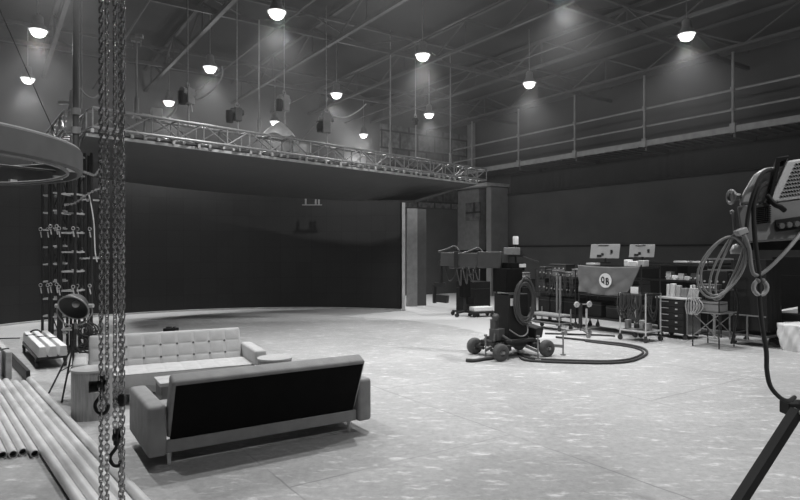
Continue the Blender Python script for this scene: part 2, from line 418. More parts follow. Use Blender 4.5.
P0 = Vector((-5.65, 10.8, 0)); P1 = Vector((2.45, 18.9, 0)); PL = Vector((-9.1, 15.2, 0))
ov = thing('overhead_screen', 'flat dark overhead screen panel hanging under the truss', 'screen', (-3, 15, 4.0))
o0 = Vector((-3, 15, 4.0))
def arc(u):
    t = math.radians(148+(58-148)*u); rr = R-.85
    return Vector((CX+rr*math.cos(t), CY+rr*math.sin(t), 3.95-.62*u))
fr = lambda u: Vector((*(P0.lerp(P1, u)).xy, 4.0))
mb = MB(); mb.grid(lambda u, v: fr(u).lerp(arc(u), v)-o0, 24, 10)
pn = mb.build('panel', 'soffit', ov); s_ = pn.modifiers.new('Solid', 'SOLIDIFY'); s_.thickness = .08; s_.offset = 0
eb = MB().bar(fr(0)-o0+Vector((0,0,-.02)), fr(1)-o0+Vector((0,0,-.02)), .07, .05)
eb.build('edge_rail', 'lgrey', ov)
for k in range(46):
    u = (k+.5+random.uniform(-.3, .3))/46
    p = fr(u)-o0+Vector((.03, -.05, .06))
    MB().box(p, (.05, .05, random.uniform(.06, .14)), PI/4).build('clamp', 'lgrey', ov)

def box_truss(name, pa, pb, z, s, m, label, chord=.026, web=.016, bay=.5):
    pa = Vector(pa); pb = Vector(pb); L_ = (pb-pa).length; ang = math.atan2(pb.y-pa.y, pb.x-pa.x)
    t = thing(name, label, 'truss', (pa.x, pa.y, z), ang)
    for (y, zz) in ((-s/2, 0), (s/2, 0), (-s/2, s), (s/2, s)):
        MB().cyl((0, y, zz), (L_, y, zz), chord, 8).build('chord', m, t, smooth=40)
    wb = MB(); nb = max(1, int(L_/bay)); d = L_/nb
    for i in range(nb+1):
        x = min(i*d, L_)
        wb.cyl((x, -s/2, 0), (x, -s/2, s), web, 6).cyl((x, s/2, 0), (x, s/2, s), web, 6).cyl((x, -s/2, 0), (x, s/2, 0), web, 6).cyl((x, -s/2, s), (x, s/2, s), web, 6)
        if i < nb:
            lo, hi = (0, s) if i % 2 else (s, 0)
            wb.cyl((x, -s/2, lo), (x+d, -s/2, hi), web, 6).cyl((x, s/2, hi), (x+d, s/2, lo), web, 6).cyl((x, -s/2, 0), (x+d, s/2, 0), web, 6)
    wb.build('lattice', m, t, smooth=40)
    return t
box_truss('lighting_truss', P0+Vector((.12,-.12,0)), P1+Vector((.12,-.12,0)), 4.07, .34, 'truss', 'long grey box truss along the front edge of the overhead screen')
box_truss('lighting_truss', P0+Vector((-.25, .1, 0)), PL, 4.07, .34, 'truss', 'short grey box truss running back along the left side of the overhead screen')

def tz(px):  # a point above the front truss on the sight line of column px
    k = (px-400)/F; Y = 16.45/(1-k); return Vector((k*Y+.12, Y-.12, 4.41))

# vertical main pipe at the truss corner
pp = thing('support_pipe', 'thick vertical steel pipe from roof to truss corner', 'pipe', (-5.86, 10.85, 0))
MB().cyl((0, 0, 3.6), (0, 0, 7.78), .055, 14).build('tube', 'dgrey', pp, smooth=40)
MB().cyl((0, 0, 4.0), (0, 0, 4.12), .085, 14).cyl((0, 0, 4.34), (0, 0, 4.46), .085, 14).build('collar', 'mgrey', pp, smooth=40)
MB().cyl((.1, 0, 4.45), (.1, 0, 7.75), .014, 8).build('side_tube', 'mgrey', pp, smooth=40)

# drop rods and chain hoists that carry the truss
def hoist(px, ytop, ybot, body=(.16, .16, .36), label='', m='mgrey', tilt=0, bag=True):
    p = tz(px); Y = p.y
    zt = H+(250-ytop)/F*Y; zb = H+(250-ybot)/F*Y
    t = thing('chain_hoist', label, 'hoist', (p.x, p.y, zb), PI/4+tilt, 'chain hoists above the truss')
    hh = zt-zb
    MB().box((0, 0, hh*.5), (body[0], body[1], hh)).cyl((-body[0]*.9, 0, hh*.7), (body[0]*.9, 0, hh*.7), body[1]*.42, 12).build('body', m, t, bevel=.012)
    MB().torus((0, 0, hh+.06), .045, .014, 'Y', 14, 6).build('hook', 'steel', t, smooth=60)
    ch = MB()
    z = hh+.1
    ztop = 7.7-zb
    while z < ztop:
        ch.box((0, 0, z), (.022, .01, .07)).box((0, 0, z+.05), (.01, .022, .07)); z += .1
    ch.build('lift_chain', 'steel', t)
    MB().cyl((.02, 0, -(zb-4.38)), (.02, 0, 0), .018, 8).build('drop_rod', 'steel', t)
    if bag: MB().lathe([(.001, -.16), (.07, -.15), (.085, -.05), (.08, .1), (.07, .1), (.001, .02)], (-.16, .02, hh*.35), 12).build('chain_bag', 'black', t, smooth=60)
    return t
hoist(233, 108, 121, label='chain hoist standing over the truss left of the pale tarp', m='dgrey')
hoist(280, 95, 111, (.2, .16, .4), 'pale ribbed chain hoist hanging high above the pale tarp', m='mgrey', tilt=.3)
hoist(322, 113, 133, (.2, .15, .4), 'tilted chain hoist with a drooping cable right of the pale tarp', m='mgrey', tilt=-.4)
hoist(184, 88, 104, (.22, .18, .4), 'chain hoist tangled in cables nearest the hanging chains', m='mgrey', tilt=.5)
hoist(411, 118, 125, (.1, .1, .2), 'small dark hoist second from the right end of the truss', m='black', bag=False)
def rod(px, ytop, label, ball=None):
    p = tz(px); zt = min(7.75, H+(250-ytop)/F*p.y)
    t = thing('drop_rod', label, 'rod', (p.x, p.y, 0), 0)
    MB().cyl((0, 0, 4.3), (0, 0, zt), .017, 8).build('tube', 'mgrey', t, smooth=40)
    MB().cyl((0, 0, 4.4), (0, 0, 4.75), .045, 10).cyl((0, 0, 4.36), (0, 0, 4.5), .08, 10, .03).build('clamp', 'mgrey', t, smooth=40)
    return t
r1 = rod(133, 40, 'tall drop rod with a small floodlight head near the hanging chains')
p = tz(133); zt = H+(250-40)/F*p.y
MB().box((-.02, 0, zt+.02), (.16, .12, .1), .4).box((.06, -.03, zt+.06), (.14, .1, .06), .2).cyl((-.08, 0, zt-.15), (-.08, 0, zt), .012, 6).cyl((.08, 0, zt-.12), (.08, 0, zt), .012, 6).build('flood_head', 'mgrey', r1)
rod(255, 20, 'thin drop rod between two chain hoists over the truss')
rod(386, 0, 'plain drop rod rising from the truss near its middle')
rod(446, 0, 'drop rod with a flared clamp near the right end of the truss')
# pale tarp heap and bundles on the truss
p = tz(274)
def tarp(u, v):
    a = 2*PI*u; r = .02+.26*v; z = .32*(1-v)**.8+.03*math.sin(5*a)*v
    return (p.x+.05+r*1.5*math.cos(a)*math.cos(PI/4)-r*.6*math.sin(a)*math.sin(PI/4), p.y+r*1.5*math.cos(a)*math.sin(PI/4)+r*.6*math.sin(a)*math.cos(PI/4), p.z+.05+z)
tag(MB().grid(tarp, 28, 6).build('tarp', 'lgrey', smooth=180), 'pale pointed tarp heap lying on top of the truss', 'tarp')
p = tz(298)
tag(MB().box((p.x, p.y, 4.3), (.34, .26, .3), PI/4).build('junction_box', 'lgrey', bevel=.02), 'pale box clamped inside the truss right of the tarp', 'box')
p = tz(153)
lt = thing('floodlight', 'small pale floodlight clamped on the truss below a bright lamp', 'lamp', (p.x, p.y, p.z))
MB().box((0, 0, .13), (.2, .14, .16), .5).build('housing', 'lgrey', lt, bevel=.015)
MB().cyl((0, 0, -.02), (0, 0, .1), .02).cyl((-.2, -.2, .06), (.2, .2, .06), .02).build('clamp', 'steel', lt)
p = tz(205); 
# motor on the pipe to the left
mt = thing('chain_hoist', 'slim pale hoist clamped left of the thick vertical pipe', 'hoist', at(71, 122, 11.2), 0, 'chain hoists above the truss')
MB().box((0, 0, 0), (.1, .1, .5), ry=.1).box((.02, 0, .42), (.07, .07, .35), ry=.1).box((-.1, 0, .36), (.26, .04, .05)).build('body', 'lgrey', mt)
MB().cyl((0, 0, -.5), (0, 0, -.2), .02).cyl((.04, 0, .58), (.04, 0, 3.3), .008, 6).build('drop_rod', 'steel', mt)

def cable(name, pts, r, m, label, cat='cable', n=8, group=None):
    return tag(MB().tube(spline(pts, 8), r, n).build(name, m, smooth=180), label, cat, group)
def tc(px, py, off=0.0): q = tz(px); return at(px, py, q.y-.1-off)
cable('cable', [tc(80,88), tc(86,95), tc(94,98), tc(101,92), tc(104,84)], .016, 'mgrey', 'short cable drooping between the thick pipe and the hanging chains')
cable('cable', [tc(165,119), tc(172,114), tc(178,105), tc(182,96), tc(190,94), tc(198,99), tc(204,97), tc(214,89), tc(222,76), tc(222,66)], .016, 'mgrey', 'cable sagging from the leftmost hoist up towards the roof')
cable('cable', [tc(296,141), tc(303,139), tc(310,130), tc(318,122)], .014, 'mgrey', 'cable rising from the tarp to the tilted hoist')
cable('cable', [tc(326,112), tc(334,116), tc(346,117), tc(358,111), tc(366,104)], .016, 'lgrey', 'cable drooping right of the tilted hoist')
cable('cable', [tc(183,88), tc(190,100), tc(192,112)], .016, 'lgrey', 'loose cable hanging beside the leftmost hoist')
# sensor bar below the overhead screen
q = at(312, 203, 19.0)
sb = thing('sensor_bar', 'small bar with upright sensors under the overhead screen', 'sensor', q)
MB().box((0, 0, -.06), (.62, .06, .03)).build('bar', 'steel', sb)
for x in (-.2, .12, .22): MB().box((x, 0, .06), (.05, .05, .24)).build('sensor', 'steel', sb)

# ------------------------------------------------------------------ big hanging hoop upper left
hp = thing('hoop', 'large round grey fabric hoop hanging at upper left', 'hoop', (-6.13, 6.53, 2.85))
MB().lathe([(2.35, .0), (2.37, .02), (2.37, .26), (2.35, .28), (2.31, .28), (2.31, .0)], n=96, closed=True).build('band', 'ringo', hp, smooth=40)
MB().torus((0, 0, .02), 2.2, .02, 'Z', 96, 8).build('inner_tube', 'mgrey', hp, smooth=60)
MB().torus((0, 0, .285), 2.34, .012, 'Z', 96, 6).build('top_piping', 'lgrey', hp, smooth=60)
sp = MB()
for k in range(4):
    a = k*PI/4+.2; sp.cyl((2.31*math.cos(a), 2.31*math.sin(a), .16), (-2.31*math.cos(a), -2.31*math.sin(a), .16), .018, 8)
sp.build('spokes', 'blackm', hp)
for k in range(14):
    a = 2*PI*k/14
    MB().box((2.25*math.cos(a), 2.25*math.sin(a), .05), (.12, .04, .05), a).build('clip', 'silver', hp)
for k in range(3):
    a = 2*PI*k/3+2.6
    MB().cyl((2.2*math.cos(a), 2.2*math.sin(a), .16), (.3*math.cos(a), .3*math.sin(a), 4.9), .006, 6).build('hanging_wire', 'blackm', hp)

# ------------------------------------------------------------------ black ladder towers under the truss corner
def tower(px0, px1, Y, wide, top, step, z0, label, clamps):
    x0 = (px0-400)/F*Y; x1 = (px1-400)/F*Y; w = x1-x0; d = wide
    t = thing('truss_tower', label, 'tower', ((x0+x1)/2, Y, 0), 0, 'black truss towers')
    for (sx, sy) in ((-1,-1), (1,-1), (1,1), (-1,1)):
        MB().cyl((sx*w/2, sy*d/2, .03), (sx*w/2, sy*d/2, top), .026, 8).build('upright', 'trussk', t, smooth=40)
    z = z0
    while z < top:
        MB().box((0, -d/2, z), (w, .035, .03)).box((0, d/2, z+.02), (w, .03, .03)).box((-w/2, 0, z), (.03, d, .03)).box((w/2, 0, z), (.03, d, .03)).build('rung', 'lgrey' , t)
        z += step
    db = MB(); z = z0; k = 0
    while z+step < top:
        db.cyl((-w/2 if k % 2 else w/2, d/2, z), (w/2 if k % 2 else -w/2, d/2, z+step), .012, 6); z += step; k += 1
    db.build('bracing', 'trussk', t)
    MB().box((0, 0, .02), (w+.1, d+.1, .04)).build('base_plate', 'trussk', t)
    for z in clamps:
        for s in (-1, 1):
            MB().torus((s*w/2-.02, -d/2-.03, z), .03, .008, 'Y', 12, 6).cyl((s*w/2-.02, -d/2-.03, z-.05), (s*w/2, -d/2-.03, z-.16), .012, 6).build('coupler', 'lgrey', t, smooth=60)
    return t
tower(47, 54, 11.8, .3, 3.7, .335, .28, 'narrow black truss tower, leftmost under the hoop', (1.22, 2.3))
tower(57, 63, 11.5, .3, 3.7, .335, .3, 'slim black truss tower between two others under the hoop', (1.25, 2.35))
tower(66, 80, 11.3, .34, 3.75, .36, .42, 'widest black truss tower, behind the round floor lamp', (1.22, 2.3))
tower(84, 96, 11.6, .34, 3.75, 1.12, .62, 'black truss tower half hidden behind the hanging chains', (1.22, 2.3))
for i, (pts, lab) in enumerate((([at(84,172,11.0), at(90,174,11.0), at(95,175,11.0), at(99,170,11.0), at(106,160,11.0)], 'cable festoon leaving the edge of the hoop'),
     ([at(65,205,11.0), at(75,203,11.0), at(85,196,11.0), at(96,190,11.0), at(106,188,11.0)], 'cable festoon looped across the towers'))):
    mb = MB().tube(spline(pts, 6), .012, 6)
    for q in spline(pts, 3): mb.box(q, (.03, .03, .045), random.random()*3)
    tag(mb.build('cable_festoon', 'mgrey'), lab, 'cable')
cable('cable', [at(89,195,11.1), at(92,210,11.1), at(94,225,11.1), at(95,250,11.1), at(97,262,11.1)], .012, 'lgrey', 'thin pale cable hanging down the towers beside the chains')
# dark cable heap at the tower feet
hm = MB()
for k in range(16):
    c = at(random.uniform(78, 98), random.uniform(338, 350), 11.0); c.z = random.uniform(.06, .5)
    rr = random.uniform(.1, .24); a = random.random()*3
    pts = [c+Vector((rr*math.cos(t)*math.cos(a), rr*.6*math.cos(t)*math.sin(a), rr*math.sin(t)*.6+max(0, rr*.6-c.z+.02))) for t in [2*PI*j/14 for j in range(14)]]
    hm.tube(pts, .014, 6, True)
tag(hm.build('cable_heap', 'rubber', smooth=180), 'tangled black cable heap at the feet of the towers', 'cable', kind='stuff')

# ------------------------------------------------------------------ chains in front
def chain_mesh(x, y, z0, z1, L_=.030, w=.0096, r=.0035, jit=0.0):
    mb = MB(); z = z0; k = 0
    n, m = 10, 5
    while z < z1:
        ang = (PI/4 if k % 2 else -PI/4) + jit*math.sin(z*5)
        pts = []
        for j in range(n):
            t = 2*PI*j/n
            pts.append((x+math.cos(ang)*w*math.cos(t), y+math.sin(ang)*w*math.cos(t), z+(L_*.62-w)*(1 if math.sin(t) >= 0 else -1)+w*math.sin(t)))
        mb.tube(pts, r, m, True); z += L_*.86; k += 1
    return mb
YC = 3.05
def cx(px): return (px-400)/F*YC
def hook_on(parent, x, z, s=1.0, blk='chaink'):
    hk = [(x+s*a, .0, z+s*b) for a, b in ((0, 0), (0, -.03), (-.012, -.05), (-.03, -.075), (-.032, -.1), (-.015, -.125), (.012, -.128), (.03, -.108), (.034, -.085))]
    MB().tube(spline(hk, 4), .0095*s, 8).build('hook', blk, parent, smooth=180)
    MB().cyl((x-.014*s, 0, z+.022*s), (x+.014*s, 0, z+.022*s), .024*s, 14).box((x, 0, z+.035*s), (.028*s, .03*s, .06*s)).cyl((x, 0, z-.02*s), (x, 0, z+.01*s), .016*s, 10).build('hook_block', blk, parent, bevel=.004)
    MB().cyl((x+.03*s, .0, z-.085*s), (x+.004*s, 0, z-.02*s), .005*s, 6).build('latch', 'steel', parent)
def zat(py, Y=YC): return H+(250-py)/F*Y
c1 = thing('hoist_chain', 'leftmost hanging steel chain pair with black hook beside the wooden drum', 'chain', (cx(104), YC, 0))
chain_mesh(-.010, -.010, .30, 7.78).build('chain', 'chain', c1, smooth=180)
chain_mesh(.010, .010, .30, 7.78, jit=.3).build('chain', 'chain', c1, smooth=180)
hook_on(c1, -.012, zat(388), 1.0)
MB().tube([(-.010*math.cos(t), -.010*math.cos(t), .3-.02*math.sin(t)) for t in [PI*j/8 for j in range(9)]], .004, 6).build('chain_loop', 'chain', c1)
c2 = thing('hoist_chain', 'middle hanging steel chain pair with low black hook', 'chain', (cx(113), YC+.05, 0))
chain_mesh(-.009, -.01, zat(432), 7.78, jit=.4).build('chain', 'chain', c2, smooth=180)
chain_mesh(.009, .012, .3, 7.78).build('chain', 'chain', c2, smooth=180)
hook_on(c2, -.006, zat(444), 1.0)
c3 = thing('hoist_chain', 'rightmost single hanging steel chain nearest the front sofa', 'chain', (cx(121), YC+.02, 0))
chain_mesh(0, 0, .3, 7.78, L_=.034, w=.0095).build('chain', 'chain', c3, smooth=180)
MB().box((-.004, 0, zat(400)), (.035, .03, .045)).cyl((-.004, 0, zat(407)), (-.004, 0, zat(395)), .016, 10).build('stop_clamp', 'chaink', c3, bevel=.004)

# ------------------------------------------------------------------ sofas
def tuft(w, h, nx, nz, depth, t0, flat=False):
    # puffed grid panel in local (u,w) with dimples where the seams cross
    def f(u, v):
        x = u*w; z = v*h
        fx = abs(math.sin(PI*x*nx/w)); fz = abs(math.sin(PI*z*nz/h))
        return x, z, t0+depth*min(1, (fx**.45)*.5+(fz**.45)*.5)*(min(fx, fz)**.12 if min(fx, fz) > 0 else 0)
    return f
def make_sofa(label, L_, fab, loc, rz, D=.88, AHt=.56):
    t = thing('sofa', label, 'sofa', loc, rz)
    AW = .16
    for x in (AW/2, L_-AW/2):
        MB().box((x, D/2, (.12+AHt)/2), (AW, D, AHt-.12)).build('armrest', fab, t, bevel=.035, seg=4)
    MB().box((L_/2, .07, .185), (L_-2*AW, .05, .11)).build('rear_rail', fab, t, bevel=.008)
    MB().box((L_/2, D-.16, .19), (L_-2*AW, .06, .1)).build('front_rail', fab, t, bevel=.008)
    # seat
    sw = L_-2*AW-.01; s0 = AW+.005
    f = tuft(sw, .62, 9, 3, .010, 0)
    def top(u, v):
        x, y, d = f(u, v); return (s0+x, .21+y, .415+d)
    st = MB().box((s0+sw/2, .52, .325), (sw, .62, .18)).build('seat', fab, t, bevel=.02, seg=3)
    MB().grid(top, 108, 30).build('seat_tufting', fab, st, smooth=180)
    # back: leaning slab
    lean = math.atan2(.19+.05, .56)
    cs, sn = math.cos(lean), math.sin(lean); hb = .58; th = .15; y0 = .06; z0 = .25
    def bp(x, s, d): return (x, y0 - s*sn + d*cs, z0 + s*cs + d*sn)      # s up the back, d towards the seat
    bs = MB()
    vs = [bp(x, s, d) for x in (s0, s0+sw) for (s, d) in ((0, 0), (hb, 0), (hb, th), (0, th))]
    bs.add(vs, [(0,1,2,3),(7,6,5,4),(0,4,5,1),(1,5,6,2),(2,6,7,3),(3,7,4,0)])
    bk = bs.build('backrest', fab, t, bevel=.03, seg=4)
    g = tuft(sw-.04, hb-.04, 9, 3, .011, th-.004)
    def front(u, v):
        x, s, d = g(u, v); return bp(s0+.02+x, .02+s, d)
    MB().grid(front, 108, 42).build('back_tufting', fab, bk, smooth=180)
    for j in (1, 2):
        for i in range(1, 9):
            x = s0+.02+(sw-.04)*i/9; s = .02+(hb-.04)*j/3
            a = Vector(bp(x, s, th-.006)); b = Vector(bp(x, s, th+.004)); MB().cyl(a, b, .015, 10).build('button', 'dgrey', bk)
    ln = MB()
    e = .012
    vs = [bp(x, s, d) for x in (s0+.03, s0+sw-.03) for (s, d) in ((-.02, -.006), (hb-.035, -.006), (hb-.035, .02), (-.02, .02))]
    ln.add(vs, [(0,1,2,3),(7,6,5,4),(0,4,5,1),(1,5,6,2),(2,6,7,3),(3,7,4,0)])
    lo = ln.build('back_lining', 'cloth_k', bk); lo['label'] = 'black lining cloth'
    for x in (.2, L_-.2):
        for y in (.13, D-.13): MB().cyl((x, y, 0), (x, y, .135), .014, 12, .024).build('leg', 'legw', t, smooth=40)
    return t
make_sofa('grey sofa seen from behind with black back lining, nearest the camera', 2.2, 'sofa', (-2.14, 5.09, 0), math.radians(33), D=.96)
S2 = math.radians(27)
sofa_b = make_sofa('pale tufted sofa facing the camera behind the front sofa', 2.28, 'sofab',
          (-1.76-.91*math.sin(S2), 7.97+.91*math.cos(S2), 0), S2+PI, AHt=.61)
sofa_b.scale = (1, 1, .93)

# ------------------------------------------------------------------ drum tables and small furniture
def drum(label, x, y, r, h, rz):
    t = thing('drum_table', label, 'table', (x, y, 0), rz)
    n = 64; mb = MB(); zs = [0.0, .02, h*.56, h*.80, h-.02, h]
    win = lambda i: 0.14 < (i+.5)/n*2 < .42      # opening in the wall of the drum
    def P(i, z, rr): a = 2*PI*i/n; return (rr*math.cos(a), rr*math.sin(a), z)
    for k in range(len(zs)-1):
        for i in range(n):
            if k == 2 and win(i): continue
            mb.add([P(i, zs[k], r), P(i+1, zs[k], r), P(i+1, zs[k+1], r), P(i, zs[k+1], r)], [(0,1,2,3)])
            mb.add([P(i, zs[k], r-.02), P(i+1, zs[k], r-.02), P(i+1, zs[k+1], r-.02), P(i, zs[k+1], r-.02)], [(3,2,1,0)])
    for i in range(n):
        if win(i):
            for z in (zs[2], zs[3]): mb.add([P(i, z, r), P(i+1, z, r), P(i+1, z, r-.02), P(i, z, r-.02)], [(0,1,2,3)])
    mb.build('body', 'drum', t, smooth=30)
    MB().lathe([(.001, h-.025), (r+.006, h-.025), (r+.01, h-.012), (r+.006, h), (.001, h)], n=48).build('top', 'wood', t, smooth=40)
    MB().lathe([(.001, h*.56-.02), (r-.022, h*.56-.02), (r-.022, h*.56), (.001, h*.56)], n=32).build('shelf', 'wood', t, smooth=40)
    return t
drum('wooden drum table with a square opening beside the hanging chains', -3.51, 6.84, .212, .555, math.radians(-95))
drum('small wooden drum table at the right end of the pale sofa', -1.55, 7.42, .205, .575, math.radians(-120))
wb = thing('side_table', 'pale boxy side table between the two sofas', 'table', (-2.44, 6.62, 0), math.radians(31))
MB().box((0, 0, .47), (.46, .4, .04)).build('top', 'lgrey', wb, bevel=.006)
MB().box((0, 0, .235), (.42, .36, .43)).build('body', 'mgrey', wb, bevel=.006)
g0 = gp(171, 331)
fb = thing('floor_box', 'small low black equipment box alone on the stage floor behind the pale sofa', 'box', g0)
MB().box((0, 0, .035), (.3, .2, .07)).build('case', 'black', fb, bevel=.01)
MB().box((-.05, 0, .085), (.1, .1, .03)).build('lid', 'dgrey', fb)
MB().cyl((.08, -.05, .085), (.08, .05, .085), .02).build('connector', 'dgrey', fb)

# ------------------------------------------------------------------ round lamp on a tripod
sl = thing('floor_lamp', 'round dark studio lamp on a tripod stand beside the drum table', 'lamp', (-4.22, 7.75, 0), 0)
for (x, y) in ((-.42, .18), (.03, -.32), (.42, .2)):
    MB().cyl((0, 0, .68), (x, y, .01), .012, 8).cyl((x*.55, y*.55, .31), (0, 0, .42), .007, 6).build('leg', 'blackm', sl, smooth=40)
MB().cyl((0, 0, .35), (0, 0, .95), .014, 10).cyl((0, 0, .64), (0, 0, .74), .024, 10).build('column', 'blackm', sl, smooth=40)
zc = 1.18
hd = MB()
def tilt(mb, c, ax, rz):
    m = Matrix.Rotation(rz, 3, 'Z') @ Matrix.Rotation(ax, 3, 'X'); mb.v = [tuple(Vector(c)+m @ Vector(v)) for v in mb.v]; return mb
hd = tilt(MB().lathe([(.001, .14), (.09, .13), (.16, .05), (.19, -.02), (.195, -.04), (.18, -.04), (.15, .03), (.08, .1), (.001, .11)], n=32), (.02, 0, zc), math.radians(-55), math.radians(0)).build('shade', 'dgrey', sl, smooth=40)
tilt(MB().torus((0, 0, -.04), .188, .01, 'Z', 32, 8), (.02, 0, zc), math.radians(-55), 0).build('rim', 'steel', hd, smooth=60)
tilt(MB().sphere((0, 0, .03), .045), (.02, 0, zc), math.radians(-55), 0).build('bulb', 'lgrey', hd, smooth=60)
MB().tube(spline([(-.2, 0, zc), (-.21, 0, zc-.1), (-.12, 0, zc-.22), (0, 0, zc-.25), (.14, 0, zc-.22), (.24, 0, zc-.1), (.23, 0, zc)], 6), .009, 8).build('yoke', 'steel', sl, smooth=180)
for x in (-.2, .23): MB().cyl((x-.03, 0, zc), (x+.03, 0, zc), .026, 10).build('knob', 'lgrey', sl, smooth=40)
MB().cyl((.03, .0, zc-.3), (.03, .0, zc-.22), .02).build('spigot', 'steel', sl)

# ------------------------------------------------------------------ pipes on the floor lower left
DX, DY = .633, -.774; QX, QY = .774, .633
def pq(s, q, z=0): return Vector((s*DX+q*QX, s*DY+q*QY, z))
def pipe(q, s0, s1, r, label, grp, z=None):
    z = r if z is None else z
    c = pq((s0+s1)/2, q, z); L_ = abs(s1-s0); ang = math.atan2(DY, DX)
    t = thing('pipe', label, 'pipe', c, ang, grp)
    n = 20
    MB().lathe([(r, -L_/2), (r, L_/2), (r*.82, L_/2), (r*.82, L_/2-.3), (r*.82, -L_/2), (r, -L_/2)], n=n, axis='X').build('tube', 'pipe', t, smooth=40)
    MB().cyl((-L_/2+.02, 0, 0), (L_/2-.06, 0, 0), r*.815, 14).build('bore_plug', 'bore_shade', t)  # solid dark plug stands in for the shade inside the hollow pipe
for i, q in enumerate((.888, .81, .733, .656, .579, .502, .425)):
    pipe(q, -9.9+random.uniform(-.25, .2), -6.46+random.uniform(-.07, .05) - (.03 if i else -.08), .036,
         'short pale pipe with open end, %s from the right of the short row' % ORD[i], 'short pale pipes on the floor')
longs = [1.338, 1.235, 1.15, 1.06, .972]
for i, q in enumerate(longs):
    pipe(q, -10.0+random.uniform(-.2, .2), -3.6-.15*i, .042,
         'long pale pipe, %s from the right of the long row by the chains' % ORD[i], 'long pale pipes on the floor')
# planks standing behind the pipes
pk = thing('plank', 'dark plank on edge running up to the pipe ends', 'plank', pq(-11.05, 1.33), math.atan2(DY, DX))
MB().box((0, 0, .08), (1.9, .05, .16)).build('board', 'blackm', pk, bevel=.004)
for i, (q, z, ln_, lab) in enumerate(((1.0, .42, 2.2, 'pale board stood on edge, nearest the pipes at far left'), (1.13, .40, 2.2, 'pale board stood on edge, nearest the cart at far left'), (.86, .35, 2.2, 'grey board stood on edge at the left frame edge'))):
    t = thing('board', lab, 'board', pq(-11.55, q), math.atan2(DY, DX), 'pale boards on edge at the left')
    MB().box((0, 0, z/2), (ln_, .08, z)).build('panel', 'board', t, bevel=.01)
    MB().box((.75, 0, z+.003), (.06, .082, .02)).build('strap', 'black', t)

# ------------------------------------------------------------------ low dolly with pale battens
dl = thing('dolly', 'low black wheeled dolly carrying pale battens at left', 'dolly', W(11.7, 0, 0), 0)
dl.location = (-6.24, 10.5, 0); dl.rotation_euler = (0, 0, math.atan2(-.795, .607))
MB().box((0, 0, .17), (2.1, .44, .05)).build('deck', 'blackm', dl)
for x in (-.95, .95):
    for y in (-.2, .2):
        MB().cyl((x, y-.02, .06), (x, y+.02, .06), .06, 16).box((x, y, .115), (.05, .06, .05)).build('caster', 'rubber', dl, smooth=40)
MB().torus((-1.15, 0, .28), .1, .015, 'X').build('handle', 'blackm', dl, smooth=60)
for i, (y, lab) in enumerate(((-.145, 'pale batten on the dolly, nearest the boards'), (.0, 'middle pale batten on the dolly under a strap'), (.145, 'pale batten on the dolly, nearest the black towers'))):
    t = thing('batten', lab, 'batten', dl.location+Matrix.Rotation(dl.rotation_euler.z, 3, 'Z') @ Vector((.02*i, y, .197)), dl.rotation_euler.z, 'pale battens on the dolly')
    MB().prism([(-1.12, -.062, 0), (-1.12, .062, 0), (-1.12, .045, .17), (-1.12, -.045, .17)], (2.24, 0, 0)).build('body', 'white', t, bevel=.01)
    MB().prism([(1.12, -.058, .01), (1.12, .058, .01), (1.12, .042, .16), (1.12, -.042, .16)], (.02, 0, 0)).build('end_cap', 'lgrey', t)
    MB().box((-.5+.3*i, 0, .172), (.05, .15, .012)).build('strap', 'black', t)

# ------------------------------------------------------------------ camera crane
RX, RY = .894, .447
CR = math.atan2(RY, RX)
cr = thing('camera_crane', 'black camera crane on a four wheeled base in the middle of the floor', 'crane', (1.99, 10.83, 0), CR)
# local x rolls, local y points away
MB().box((0, 0, .24), (.95, .5, .09)).box((0, 0, .30), (.62, .62, .06)).box((-.3, 0, .2), (.12, .72, .1)).box((.3, 0, .2), (.12, .72, .1)).build('chassis', 'blackm', cr, bevel=.01)
for x in (-.5, .5):
    for y in (-.4, .4):
        w_ = MB().lathe([(.05, -.06), (.11, -.065), (.14, -.05), (.15, -.02), (.15, .02), (.14, .05), (.11, .065), (.05, .06)], (x, y, .15), 28, 'Y').build('wheel', 'tyre', cr, smooth=50)
        sgn = -1 if y < 0 else 1
        MB().lathe([(.001, -.05), (.03, -.05), (.06, -.03), (.075, .0), (.001, .0)], (x, y, .15), 20, 'Y').cyl((x, y, .15), (x, y+sgn*.09, .15), .028, 12).build('hub', 'steel', w_, smooth=40)
        MB().cyl((x, y*.3, .15), (x, y, .15), .03, 10).bar((x, y*.62, .15), (x*.7, y*.6, .27), .06, .08).build('axle', 'blackm', cr)
for (x, y) in ((-.62, -.12), (.12, -.62), (.86, -.42)):
    MB().cyl((x, y, .02), (x, y, .4), .014, 8).cyl((x, y, 0), (x, y, .02), .05, 12).cyl((x, y, .4), (x, y, .43), .03, 8).build('levelling_jack', 'steel', cr, smooth=40)
    MB().bar((x, y, .16), (max(-.5, min(.5, x)), max(-.3, min(.3, y)), .2), .04, .05).build('outrigger', 'steel', cr)
ms = MB().box((.02, 0, .72), (.44, .44, .80)).build('mast_cabinet', 'black', cr, bevel=.015)
MB().box((-.1, -.222, .98), (.13, .01, .13)).build('label_plate', 'white', ms)
MB().cyl((.1, -.22, .62), (.1, -.235, .62), .045, 14).build('dial', 'mgrey', ms)
MB().box((-.08, -.02, 1.14), (.2, .3, .05), .1).build('paper_tray', 'white', ms)
MB().box((-.06, 0, 1.36), (.36, .4, .42)).box((.06, 0, 1.60), (.3, .3, .14)).build('mast_head', 'cloth_k', cr, bevel=.01)
MB().box((.15, -.16, 1.62), (.14, .02, .06)).build('name_tag', 'white', cr)
MB().box((.0, -.05, 1.88), (.2, .22, .13), .2).build('monitor_box', 'mgrey', cr, bevel=.01)
MB().cyl((.12, 0, 1.66), (.12, 0, 2.0), .02, 10).box((.14, 0, 1.8), (.3, .06, .04)).cyl((.2, -.1, 1.78), (.48, -.2, 1.68), .014, 8).box((.2, 0, 1.84), (.08, .08, .1)).build('head_post', 'blackm', cr)
